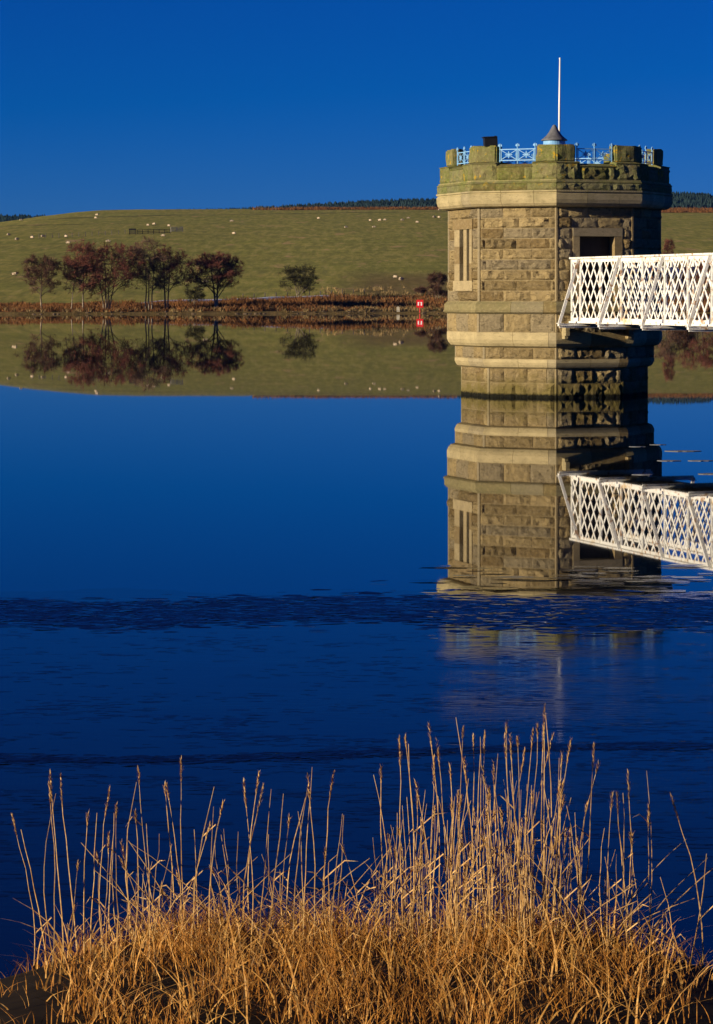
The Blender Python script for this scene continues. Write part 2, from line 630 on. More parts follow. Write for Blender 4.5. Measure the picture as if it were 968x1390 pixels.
tag(hill, 'grassy winter hillside beyond the water', None, None, 'structure')

# lake bed / wide ground to the horizon, below everything
g = MB()
g.add([(-6000, -60, -2.2), (6000, -60, -2.2), (6000, 7000, -2.2), (-6000, 7000, -2.2)], [(0, 1, 2, 3)])
tag(g.build('ground', M_BANK), 'dark bed under the water and land', None, None, 'structure')

# far forest ridge
RG_PX = [-200, 0, 60, 150, 260, 330, 420, 520, 600, 760, 905, 940, 968, 1200]
RG_PY = [299, 297.5, 298.5, 294, 290.5, 288.5, 282.5, 277, 275, 271, 267, 267.5, 269, 276]
RY = 2400.0


def ridge(X, Y):
    top = H0 + (HY - interp(CX + F * X / RY, RG_PX, RG_PY)) / F * RY
    d = (Y - RY)
    return top - (abs(d) * 0.10 if d < 0 else d * 0.15)


V = []
rx = np.arange(-1400, 1401, 25.0)
ryy = np.arange(1500, 3001, 50.0)
for X in rx:
    for Y in ryy:
        V.append((X, Y, max(-2.0, ridge(X, Y))))
I = np.arange(len(V)).reshape(len(rx), len(ryy))
Q = np.stack([I[:-1, :-1], I[1:, :-1], I[1:, 1:], I[:-1, 1:]], -1).reshape(-1, 4)
tag(np_mesh('far_hills', V, Q, M_FOREST_GROUND, True), 'dark forested ridge on the skyline', None, None, 'structure')
TV, TF = [], []
for i in range(12000):
    X = RNG.uniform(-420, 420)
    Y = 2405 - 170 * RNG.random() ** 1.6
    z0 = ridge(X, Y)
    if 62 < CX + F * X / Y < 235:
        continue
    h = RNG.uniform(2.4, 5.8)
    r = h * RNG.uniform(0.30, 0.50)
    b = len(TV)
    a0 = RNG.random() * 6.28
    for k in range(5):
        TV.append((X + r * math.cos(a0 + k * 1.2566), Y + r * math.sin(a0 + k * 1.2566), z0 + h * (0.05 + 0.1 * RNG.random())))
    TV.append((X, Y, z0 + h))
    for k in range(5):
        TF.append((b + k, b + (k + 1) % 5, b + 5))
tag(np_mesh('conifer_forest', TV, TF, M_CONIFER), 'far dark conifer forest along the skyline ridge', 'forest', None, 'stuff')

# ------------------------------------------------------------------ water and ice
g = MB()
g.add([(-2500, -50, 0), (2500, -50, 0), (2500, 470, 0), (-2500, 470, 0)], [(0, 1, 2, 3)])
tag(g.build('water', M_WATER), 'calm dark blue reservoir water', None, None, 'structure')


def ice_edge(X):
    return 26.0 + 0.55 * mnoise.noise(Vector((X * 0.55, 0.3, 0))) + 0.35 * mnoise.noise(Vector((X * 1.9, 4.3, 0))) + 0.14 * mnoise.noise(Vector((X * 6.5, 7.3, 0)))


xi = np.concatenate([np.linspace(-60, -6, 40)[:-1], np.arange(-6, 6, 0.05), np.linspace(6, 60, 40)])
V = []
for X in xi:
    e = ice_edge(X)
    for yy in (2.0, 10, 14, 18, 21, 23, 24.5):
        V.append((X, yy, 0.016))
    V.append((X, e, 0.016))
    V.append((X, e + 0.01, -0.01))
I = np.arange(len(V)).reshape(len(xi), 9)
Q = np.stack([I[:-1, :-1], I[1:, :-1], I[1:, 1:], I[:-1, 1:]], -1).reshape(-1, 4)
tag(np_mesh('ice_sheet', V, Q, M_ICE), 'thin dark ice covering the near water', None, None, 'structure')


def plates(name, n, place, size, tilt, mat, label, zr=(0.0165, 0.021), bias=0.0, sx=1.9):
    V, Fc = [], []
    for i in range(n):
        X, Y = place()
        s = RNG.uniform(*size)
        m = 5
        a0 = RNG.random() * 6.28
        tx, ty = np.clip(RNG.normal(0, tilt, 2), -1.6 * tilt, 1.6 * tilt)
        z = RNG.uniform(*zr)
        b = len(V)
        for lev in (0,):
            for k in range(m):
                rr = s * RNG.uniform(0.55, 1.0) if lev == 0 else None
                if lev == 0:
                    dx = rr * math.cos(a0 + k * 6.283 / m) * sx
                    dy = rr * math.sin(a0 + k * 6.283 / m) * 0.8
                    V.append((X + dx, Y + dy, z + dx * tx + dy * (ty + bias)))
        Fc.append((b, b + 1, b + 2)); Fc.append((b, b + 2, b + 3)); Fc.append((b, b + 3, b + 4))
    o = np_mesh(name, V, Fc, mat)
    tag(o, label, 'ice', None, 'stuff')


def at_row(px, py):
    Y = F * H0 / (py - HY)
    return (px - CX) / F * Y, Y


def ridge_place():
    px = RNG.uniform(-450, 1420)
    py = 833 + RNG.normal(0, 1) * 8 + (6 if px > 560 else 0) * RNG.normal(0, 1) + 4 * math.sin(px * 0.01)
    if px < 130:
        py -= 0
    return at_row(px, py)


def edge_place():
    px = RNG.uniform(560, 1030)
    py = RNG.uniform(768, 830)
    return at_row(px, py)


def crack_place():
    px = RNG.uniform(-450, 1420)
    py = 1034 - px * 0.016 + RNG.normal(0, 1) * 2.5 + 4 * math.sin(px * 0.006)
    return at_row(px, py)


def loose_place():
    while True:
        px, py = RNG.uniform(-350, 1320), RNG.uniform(860, 1230)
        if mnoise.noise(Vector((px * 0.005, py * 0.055, 3))) + 0.7 * mnoise.noise(Vector((px * 0.02, py * 0.16, 9))) > 0.22 + 0.25 * RNG.normal():
            return at_row(px, py)


plates('broken_ice', 15500, ridge_place, (0.012, 0.075), 0.035, M_SHARD, 'ridge of broken dark ice across the water', (0.0165, 0.024), 0.055, 2.6)
plates('floating_ice', 90, edge_place, (0.05, 0.20), 0.004, M_ICE, 'flat plates of thin ice floating below the tower reflection', (0.008, 0.016))
plates('ice_crack_rubble', 3800, crack_place, (0.008, 0.04), 0.03, M_SHARD, 'thin dark line of cracked ice nearer the grass', (0.0165, 0.021), 0.05, 3.0)
plates('ice_flakes', 6600, loose_place, (0.006, 0.036), 0.014, M_SHARD, 'scattered flakes frozen on the near ice', (0.0162, 0.0175), 0.018, 3.4)

# pale slivers of ice beside the tower's reflection
M_SLIVER = flat_mat('pale_frosted_ice', (0.15, 0.155, 0.17), 0.7, 0.25, 9, 0.3)
for (px, py, w, d, lab) in (
        (893, 603.8, 0.42, 0.07, 'thin pale sliver of ice against the dark tower reflection, highest of the slivers'),
        (925, 612.5, 0.85, 0.16, 'long pale sliver of ice on the blue water, just right of the tower reflection'),
        (908, 625.5, 0.50, 0.14, 'pale sliver of ice touching the edge of the dark tower reflection'),
        (950, 625.5, 0.55, 0.11, 'faint pale sliver of ice in line with the one at the tower reflection edge'),
        (963, 643.5, 0.42, 0.14, 'pale sliver of ice at the photo edge just above the reflected bridge deck'),
        (866, 606.5, 0.40, 0.06, 'dim sliver of ice inside the dark tower reflection, upper one'),
        (872, 644.5, 0.40, 0.09, 'bluish sliver of ice inside the dark tower reflection by the reflected deck')):
    X, Y = at_row(px, py)
    g = MB()
    n = 16
    top = []
    for k in range(n):
        a = k * 6.283 / n
        rr = 0.5 * random.uniform(0.7, 1.0)
        top.append((math.copysign(abs(math.cos(a)) ** 1.6, math.cos(a)) * rr * w, math.sin(a) * rr * d * 2.6, 0.008))
    g.add(top + [(p[0], p[1], -0.01) for p in top], [tuple(range(n))] + [(k, k + n, (k + 1) % n + n, (k + 1) % n) for k in range(n)])
    o = g.build('ice_floe', M_SLIVER)
    o.location = (X, Y, 0)
    tag(o, lab, 'ice floe', 'pale ice slivers beside the tower reflection')

# ------------------------------------------------------------------ tower
TC = (5.825, 78.1)
TROT = rad(-3.27)
tower = empty('valve_tower', (TC[0], TC[1], 0), TROT)
tag(tower, 'octagonal sandstone valve tower with mossy battlements standing in the water', 'tower')


def vdir(k):
    a = rad(45.0 * k)
    return Vector((math.sin(a), -math.cos(a), 0))


def P(R, z, k, s):
    p = vdir(k) * (R * (1 - s)) + vdir(k + 1) * (R * s)
    return Vector((p.x, p.y, z))


def frame(k):
    a = rad(45.0 * k + 22.5)
    n = Vector((math.sin(a), -math.cos(a), 0))
    t = Vector((math.cos(a), math.sin(a), 0))
    return n, t


C22, S22 = math.cos(rad(22.5)), math.sin(rad(22.5))


def rock_block(mb, k, s0, s1, z0, z1, R, amp=0.05, depth=0.16, gap=0.007, marg0=0.0, marg1=0.0, grid=None):
    """one rock-faced block on face k"""
    n, t = frame(k)
    hw = R * S22
    ap = R * C22
    u0 = (2 * s0 - 1) * hw + gap + marg0
    u1 = (2 * s1 - 1) * hw - gap - marg1
    za, zb = z0 + gap, z1 - gap
    w, h = u1 - u0, zb - za
    nu = grid or max(3, min(9, int(w / 0.085)))
    nz = 5 if h > 0.24 else 4
    seed = random.uniform(0, 500)
    tilt_u, tilt_z = random.uniform(-0.35, 0.35), random.uniform(-0.4, 0.4)
    vs, fs = [], []
    for i in range(nu + 1):
        for j in range(nz + 1):
            fu, fz = i / nu, j / nz
            edge = i in (0, nu) or j in (0, nz)
            ju = 0 if i in (0, nu) else random.uniform(-0.25, 0.25) / nu
            jz = 0 if j in (0, nz) else random.uniform(-0.25, 0.25) / nz
            if edge:
                d = random.uniform(-0.010, 0.004) if amp > 0.02 else 0.0
            else:
                q = mnoise.noise(Vector((seed + fu * w * 5.5, fz * h * 6.5, seed)))
                d = amp * (0.62 + 0.95 * q + tilt_u * (fu - 0.5) + tilt_z * (fz - 0.5) + random.uniform(-0.12, 0.12))
                d = max(0.004, d)
            p = n * (ap + d) + t * (u0 + (fu + ju) * w)
            vs.append((p.x, p.y, za + (fz + jz) * h))
    idx = lambda i, j: i * (nz + 1) + j
    for i in range(nu):
        for j in range(nz):
            if (i + j) % 2:
                fs += [(idx(i, j), idx(i + 1, j), idx(i + 1, j + 1)), (idx(i, j), idx(i + 1, j + 1), idx(i, j + 1))]
            else:
                fs += [(idx(i, j), idx(i + 1, j), idx(i, j + 1)), (idx(i + 1, j), idx(i + 1, j + 1), idx(i, j + 1))]
    b = len(vs)
    for (u, z) in ((u0, za), (u1, za), (u1, zb), (u0, zb)):
        p = n * (ap - depth) + t * u
        vs.append((p.x, p.y, z))
    bot = [idx(i, 0) for i in range(nu + 1)]
    top = [idx(i, nz) for i in range(nu + 1)]
    lef = [idx(0, j) for j in range(nz + 1)]
    rig = [idx(nu, j) for j in range(nz + 1)]
    fs.append(tuple([b, b + 1] + bot[::-1]))
    fs.append(tuple([b + 2, b + 3] + top))
    fs.append(tuple([b + 3, b] + lef))
    fs.append(tuple([b + 1, b + 2] + rig[::-1]))
    mb.add(vs, fs)


def prof_block(mb, k, s0, s1, prof, gap=0.004, nseg=1):
    """smooth dressed block: profile [(R, z) ...] run along face k from s0 to s1, mitred at the corners"""
    w = 2 * prof[0][0] * S22
    g0 = gap / w if s0 > 0.001 else 0.0
    g1 = gap / w if s1 < 0.999 else 0.0
    vs, fs = [], []
    m = len(prof)
    st = [s0 + g0 + (s1 - g1 - s0 - g0) * i / nseg for i in range(nseg + 1)]
    for s in st:
        for R, z in prof:
            vs.append(P(R, z, k, s))
    for i in range(nseg):
        for j in range(m):
            q = (j + 1) % m
            fs.append((i * m + j, (i + 1) * m + j, (i + 1) * m + q, i * m + q))
    fs.append(tuple(range(m)))
    fs.append(tuple(nseg * m + j for j in range(m - 1, -1, -1)))
    mb.add(vs, fs)


VISIBLE = (-2, -1, 0, 1)
REAR = (2, 3, -3, -4)
rear = MB()


def emit(name, mat, k, fn, smooth=False):
    """a block of a visible face becomes its own part, those of the rear faces are joined"""
    if k in VISIBLE:
        mb = MB()
        fn(mb)
        return mb.build(name, mat, tower, smooth)
    fn(rear)


# section radii and heights
R_BASE, R_A, R_B, R_BODY, R_C, R_PAR, R_COR, R_MER = 2.74, 2.92, 3.15, 3.13, 3.26, 3.39, 3.47, 3.2
ODD = [0.0, 0.31, 0.68, 1.0]
EVEN = [0.0, 0.09, 0.5, 0.91, 1.0]
ODDR = [0.0, 0.40, 0.72, 1.0]
EVENR = [0.0, 0.2, 0.55, 0.86, 1.0]
for k in VISIBLE + REAR:
    def jit(lst):
        return [lst[0]] + [v + random.uniform(-0.02, 0.02) for v in lst[1:-1]] + [lst[-1]]
    # base, two courses, from below the water
    for zi, (z0, z1) in enumerate(((-0.9, -0.16), (-0.16, 0.41), (0.41, 0.83))):
        js = jit([0, 0.25, 0.58, 0.87, 1.0] if zi == 2 else [0, 0.42, 0.72, 1.0])
        for a, b in zip(js[:-1], js[1:]):
            emit('stone', M_STONE, k, lambda mb: rock_block(mb, k, a, b, z0, z1, R_BASE, 0.06, marg0=0.05 if a == 0 else 0, marg1=0.05 if b == 1 else 0))
    for z0, z1, R, js in ((1.10, 1.435, R_A, [0, 0.27, 0.67, 1.0]), (1.87, 2.40, R_B, [0, 0.32, 0.68, 1.0])):
        js = jit(js)
        for a, b in zip(js[:-1], js[1:]):
            emit('stone', M_STONE, k, lambda mb: rock_block(mb, k, a, b, z0, z1, R, 0.05, marg0=0.05 if a == 0 else 0, marg1=0.05 if b == 1 else 0))
    # rounded bands and the string course
    pA = [(R_BASE - 0.1, 0.83), (R_BASE + 0.03, 0.83), (R_BASE + 0.12, 0.87), (R_A - 0.02, 0.93), (R_A + 0.012, 1.0), (R_A + 0.012, 1.09), (R_A - 0.02, 1.10), (R_BASE - 0.1, 1.10)]
    pB = [(R_A - 0.1, 1.435), (R_A + 0.02, 1.435), (R_A + 0.13, 1.47), (R_B - 0.03, 1.55), (R_B + 0.012, 1.65), (R_B + 0.012, 1.86), (R_B - 0.02, 1.87), (R_A - 0.1, 1.87)]
    pC = [(R_B - 0.2, 2.40), (R_B + 0.05, 2.40), (R_C - 0.02, 2.425), (R_C + 0.012, 2.45), (R_C + 0.012, 2.475), (R_C - 0.02, 2.49), (R_C - 0.02, 2.665), (R_C - 0.05, 2.69), (R_BODY + 0.02, 2.748), (R_B - 0.2, 2.748)]
    for prof, mat, js in ((pA, M_ASHLAR, [0, 0.48, 0.88, 1.0]), (pB, M_ASHLAR, [0, 0.45, 0.9, 1.0]), (pC, M_STRING, [0, 0.44, 0.84, 1.0])):
        for a, b in zip(js[:-1], js[1:]):
            emit('band_stone', mat, k, lambda mb: prof_block(mb, k, a, b, prof))
    # cornice: convex cove, lip, string
    pD = [(3.0, 5.43), (3.26, 5.43), (3.36, 5.46), (3.43, 5.53), (3.465, 5.63), (3.47, 5.79), (3.44, 5.805), (3.44, 5.835), (3.48, 5.85), (3.48, 5.895), (3.0, 5.895)]
    for a, b in zip([0, 0.36, 0.74], [0.36, 0.74, 1.0]):
        emit('cornice_stone', M_ASHLAR, k, lambda mb: prof_block(mb, k, a, b, pD))
    for a, b in zip([0, 0.3, 0.66], [0.3, 0.66, 1.0]):
        emit('string_stone', M_MOSSY, k, lambda mb: rock_block(mb, k, a, b, 5.897, 6.10, 3.45, 0.035, depth=0.3, gap=0.003, grid=9))
    pE = [(3.0, 6.102), (3.44, 6.102), (3.455, 6.115), (3.455, 6.14), (3.40, 6.165), (3.0, 6.165)]
    for a, b in zip([0, 0.5], [0.5, 1.0]):
        emit('string_stone', M_MOSSY, k, lambda mb: prof_block(mb, k, a, b, pE, 0.003))
    # parapet: corner blocks stand higher than the weathered middle
    for a, b, top in ((0, 0.29, 6.66), (0.29, 0.62, 6.56), (0.62, 0.71, 6.56), (0.71, 1.0, 6.66)):
        emit('parapet_stone', M_MOSSY, k, lambda mb: rock_block(mb, k, a, b, 6.165, top, 3.37, 0.055, depth=0.25, gap=0.004, grid=max(3, int((b - a) * 26))))
    for a, b, hi in ((0, 0.285, 6.72), (0.285, 0.715, 6.66), (0.715, 1.0, 6.72)):
        lo = 6.66 if hi > 6.7 else 6.562
        pF = [(2.7, lo), (3.39, lo), (3.40, lo + 0.02), (3.24, hi - 0.01), (3.2, hi), (2.7, hi)]
        emit('coping_stone', M_MOSSY, k, lambda mb: prof_block(mb, k, a, b, pF, 0.004, 6))
    # main body: nine courses
    for c in range(9):
        z0 = 2.75 + c * 0.2978
        z1 = z0 + 0.2978
        js = ODD if c % 2 == 0 else EVEN
        if k == 0:
            js = ODDR if c % 2 == 0 else EVENR
        js = jit(js)
        spans = list(zip(js[:-1], js[1:]))
        if k == -2:
            if c in (2, 3, 4, 5, 6):
                spans = [(0, 0.22), (0.80, 1.0)]
            elif c in (1, 7):
                spans = [(0, 0.18), (0.82, 1.0)]
            else:
                spans = [(0, 0.33), (0.33, 0.74), (0.74, 1.0)]
        if k == 0 and c <= 6:
            spans = [(0, 0.10), (0.10, 0.21), (0.86, 1.0)] if c % 2 else [(0, 0.21), (0.86, 1.0)]
        for a, b in spans:
            amp = random.choice((0.04, 0.06, 0.085, 0.11)) * (0.7 if k == 0 else 1.0)
            emit('stone', M_STONE, k, lambda mb: rock_block(mb, k, a, b, z0, z1, R_BODY - 0.02, amp, marg0=0.045 if a == 0 else 0, marg1=0.045 if b == 1 else 0))

tag(rear.build('rear_stonework', M_STONE, tower), None, None, None, 'stuff')

# drafted corner margins
for k in (-2, -1, 0, 1, 2):
    mb = MB()
    for z0, z1, R in ((-0.9, 0.828, R_BASE + 0.004), (1.102, 1.433, R_A + 0.004), (1.872, 2.398, R_B + 0.004), (2.752, 5.428, R_BODY + 0.002)):
        e = 0.046 / (2 * R * S22)
        Ri = R - 0.2
        pl = [P(R, 0, k, 0), P(R, 0, k, e), P(Ri, 0, k, e), P(Ri, 0, k, 0), P(Ri, 0, k - 1, 1 - e), P(R, 0, k - 1, 1 - e)]
        m = len(pl)
        mb.add([(p.x, p.y, z0) for p in pl] + [(p.x, p.y, z1) for p in pl],
               [tuple(range(m)), tuple(range(2 * m - 1, m - 1, -1))] + [(i, i + m, (i + 1) % m + m, (i + 1) % m) for i in range(m)])
    mb.build('corner_margin', M_FRAME, tower)

# mortar backing, with the door and slits left open, and a dark core behind
mb = MB()
def slab(k, s0, s1, z0, z1, R, th=0.06):
    n, t = frame(k)
    hw, ap = R * S22, R * C22
    ua, ub = (2 * s0 - 1) * hw, (2 * s1 - 1) * hw
    vs = []
    for d in (0, -th):
        for u, z in ((ua, z0), (ub, z0), (ub, z1), (ua, z1)):
            p = n * (ap + d) + t * u
            vs.append((p.x, p.y, z))
    mb.add(vs, [(0, 1, 2, 3), (7, 6, 5, 4), (0, 4, 5, 1), (1, 5, 6, 2), (2, 6, 7, 3), (3, 7, 4, 0)])
for k in VISIBLE + REAR:
    slab(k, 0, 1, -0.9, 0.84, R_BASE - 0.016)
    slab(k, 0, 1, 1.0, 1.44, R_A - 0.016)
    slab(k, 0, 1, 1.8, 2.42, R_B - 0.016)
    slab(k, 0, 1, 5.9, 6.2, 3.41)
    slab(k, 0, 1, 6.16, 6.56, 3.33)
    if k == 0:
        slab(k, 0, 0.24, 2.7, 4.6, R_BODY - 0.036)
        slab(k, 0.82, 1, 2.7, 4.6, R_BODY - 0.036)
        slab(k, 0, 1, 4.7, 5.44, R_BODY - 0.036)
    elif k == -2:
        slab(k, 0, 0.3, 3.3, 4.86, R_BODY - 0.036)
        slab(k, 0.75, 1, 3.3, 4.86, R_BODY - 0.036)
        slab(k, 0, 1, 2.7, 3.3, R_BODY - 0.036)
        slab(k, 0, 1, 4.86, 5.44, R_BODY - 0.036)
    else:
        slab(k, 0, 1, 2.7, 5.44, R_BODY - 0.036)
mb.build('mortar', M_MORTAR, tower)
mb = MB()
mb.lathe([(2.3, -1.5), (2.3, 6.5)], 16)
mb.build('core', M_DARK, tower)

# slit window on the left face
def face_box(mb, k, s0, s1, z0, z1, R, out, inn):
    n, t = frame(k)
    hw, ap = R * S22, R * C22
    ua, ub = (2 * s0 - 1) * hw, (2 * s1 - 1) * hw
    vs = []
    for d in (out, -inn):
        for u, z in ((ua, z0), (ub, z0), (ub, z1), (ua, z1)):
            p = n * (ap + d) + t * u
            vs.append((p.x, p.y, z))
    mb.add(vs, [(0, 1, 2, 3), (7, 6, 5, 4), (0, 4, 5, 1), (1, 5, 6, 2), (2, 6, 7, 3), (3, 7, 4, 0)])
sl = MB()
face_box(sl, -2, 0.36, 0.76, 3.33, 4.86, R_BODY, -0.26, 0.30)
slit = sl.build('slit_window', M_DARK, tower)
for nm, a, b, z0, z1, o_ in (('lintel', 0.185, 0.815, 4.838, 5.128, 0.012), ('sill', 0.185, 0.815, 3.05, 3.343, 0.016),
                             ('mullion', 0.495, 0.60, 3.347, 4.834, -0.02)):
    m_ = MB()
    face_box(m_, -2, a, b, z0, z1, R_BODY, o_, 0.3)
    m_.build(nm, M_FRAME, slit)
for a, b in ((0.225, 0.395), (0.715, 0.795)):
    for i in range(3):
        m_ = MB()
        face_box(m_, -2, a, b, 3.347 + i * 0.4957, 3.343 + (i + 1) * 0.4957, R_BODY, 0.008, 0.3)
        m_.build('jamb', M_FRAME, slit)

# doorway on the bridge face
d_ = MB()
face_box(d_, 0, 0.26, 0.80, 2.72, 4.66, R_BODY, -0.36, 0.42)
door = d_.build('door', M_DOOR, tower)
for nm, a, b, z0, z1, o_ in (('lintel', 0.215, 0.855, 4.602, 4.833, 0.02), ('jamb', 0.215, 0.30, 2.752, 3.68, 0.012), ('jamb', 0.215, 0.30, 3.684, 4.598, 0.012),
                             ('jamb', 0.755, 0.855, 2.752, 3.68, 0.012), ('jamb', 0.755, 0.855, 3.684, 4.598, 0.012)):
    m_ = MB()
    face_box(m_, 0, a, b, z0, z1, R_BODY, o_, 0.35)
    m_.build(nm, M_FRAME, door)

# merlons at the eight corners
def roughen(o, cuts, amp, sc):
    bm = bmesh.new()
    bm.from_mesh(o.data)
    bmesh.ops.bevel(bm, geom=list(bm.edges), offset=0.035, segments=2, affect='EDGES', clamp_overlap=True)
    bmesh.ops.subdivide_edges(bm, edges=[e for e in bm.edges if e.calc_length() > 0.12], cuts=cuts, use_grid_fill=True)
    bm.normal_update()
    for v in bm.verts:
        q = mnoise.noise(v.co * sc) + 0.5 * mnoise.noise(v.co * sc * 2.3)
        v.co += v.normal * q * amp
    bmesh.ops.triangulate(bm, faces=bm.faces)
    bm.to_mesh(o.data)
    bm.free()


mer_f = 0.60 / (2 * R_MER * S22)
for k in range(-4, 4):
    Ri = R_MER - 0.36
    fi = mer_f
    pl = [P(R_MER, 0, k - 1, 1 - mer_f), P(R_MER, 0, k, 0), P(R_MER, 0, k, mer_f), P(Ri, 0, k, fi), P(Ri, 0, k, 0), P(Ri, 0, k - 1, 1 - fi)]
    m = len(pl)
    mb = MB()
    mb.add([(p.x, p.y, 6.70) for p in pl] + [(p.x, p.y, 7.20) for p in pl],
           [(0, 5, 4, 1), (1, 4, 3, 2), (6, 7, 10, 11), (7, 8, 9, 10)] + [((i + 1) % m, (i + 1) % m + m, i + m, i) for i in range(m)])
    o = mb.build('merlon', M_MOSSY, tower)
    bm = bmesh.new(); bm.from_mesh(o.data); bmesh.ops.recalc_face_normals(bm, faces=bm.faces); bm.to_mesh(o.data); bm.free()
    roughen(o, 3, 0.035, 3.3)

# pale blue railings between the merlons
for k in range(-4, 4):
    n, t = frame(k)
    R = 3.08
    ap, hwid = R * C22, 0.56
    def Q3(u, z, d=0.0):
        p = n * (ap + d) + t * u
        return (p.x, p.y, z)
    mb = MB()
    for z in (6.77, 7.085):
        mb.bar(Q3(-hwid, z), Q3(hwid, z), 0.024, 0.026)
    rail = mb.build('railing', M_BLUE, tower)
    for u in (-0.54, 0.0, 0.54):
        mb = MB()
        mb.tube([Q3(u, 6.67), Q3(u, 7.15)], [0.018, 0.018], 6)
        mb.tube([Q3(u, 7.14), Q3(u, 7.165), Q3(u, 7.215), Q3(u, 7.26)], [0.012, 0.034, 0.03, 0.004], 6)
        mb.bar(Q3(u - 0.06, 7.19), Q3(u + 0.06, 7.19), 0.022, 0.03)
        for s in (-1, 1):
            mb.bar(Q3(u + s * 0.055, 7.18), Q3(u + s * 0.035, 7.235), 0.02, 0.02)
        mb.build('post', M_BLUE, rail)
    for u0 in (-0.51, 0.03):
        u1 = u0 + 0.48
        uc = (u0 + u1) / 2
        mb = MB()
        mb.bar(Q3(u0, 6.79), Q3(u1, 7.07), 0.017, 0.017, up=tuple(n))
        mb.bar(Q3(u0, 7.07), Q3(u1, 6.79), 0.017, 0.017, up=tuple(n))
        mb.bar(Q3(uc - 0.11, 6.93, 0.004), Q3(uc + 0.11, 6.93, 0.004), 0.022, 0.02, up=tuple(n))
        mb.bar(Q3(uc, 6.83, 0.006), Q3(uc, 7.03, 0.006), 0.022, 0.02, up=tuple(n))
        ring = [Q3(uc + 0.055 * math.cos(a), 6.93 + 0.055 * math.sin(a), 0.01) for a in np.linspace(0, 2 * math.pi, 13)]
        mb.tube(ring, [0.011] * 13, 4)
        for u in (u0 + 0.01, u1 - 0.01):
            mb.bar(Q3(u, 6.77), Q3(u, 7.085), 0.016, 0.016, up=tuple(n))
        mb.build('cross_panel', M_BLUE, rail)

mb = MB()
pts = [vdir(k) * 3.05 for k in range(8)]
mb.add([(p.x, p.y, 6.45) for p in pts] + [(p.x, p.y, 6.6) for p in pts], [tuple(range(7, -1, -1)), tuple(range(8, 16))] + [(i, (i + 1) % 8, (i + 1) % 8 + 8, i + 8) for i in range(8)])
mb.build('roof_deck', M_SLATE, tower)

# conical ventilator cap and flagpole
mb = MB()
mb.lathe([(0.33, 6.6), (0.33, 7.36)], 28)
drum = mb.build('ventilator', M_SLATE, tower, False)
mb = MB()
mb.lathe([(0.335, 7.34), (0.335, 7.375), (0.325, 7.385), (0.325, 7.46), (0.30, 7.47)], 28)
mb.build('blue_band', M_BLUE, drum, False)
mb = MB()
mb.lathe([(0.30, 7.47), (0.385, 7.475), (0.392, 7.495), (0.33, 7.54), (0.24, 7.62), (0.165, 7.72), (0.11, 7.82), (0.065, 7.90), (0.045, 7.93), (0.02, 7.945)], 28)
mb.build('cone_roof', M_SLATE, drum, True)
mb = MB()
mb.tube([(0.15, 0.45, 6.58), (0.16, 0.45, 8.6), (0.175, 0.45, 9.93)], [0.034, 0.032, 0.022], 10)
mb.tube([(0.175, 0.45, 9.93), (0.175, 0.45, 9.96)], [0.035, 0.02], 8)
mb.build('flagpole', M_POLE, tower, True)

# the black box on the left merlon
bx = MB()
pb = P(R_MER - 0.18, 0, -1, 0.13)
cr = Matrix.Rotation(TROT, 4, 'Z') @ Vector((pb.x, pb.y, 0))
bx.box((0, 0, 0.125), (0.37, 0.26, 0.25), 0.15)
bx.box((-0.02, -0.01, 0.265), (0.40, 0.30, 0.03), 0.15)
bx.box((0.15, 0.02, 0.285), (0.05, 0.05, 0.03), 0.15)
o = bx.build('lamp_box', M_BLACK)
o.location = (TC[0] + cr.x, TC[1] + cr.y, 7.185)
o.rotation_euler = (0, rad(-3), 0)
tag(o, 'small black metal box sitting on the mossy battlement', 'box')

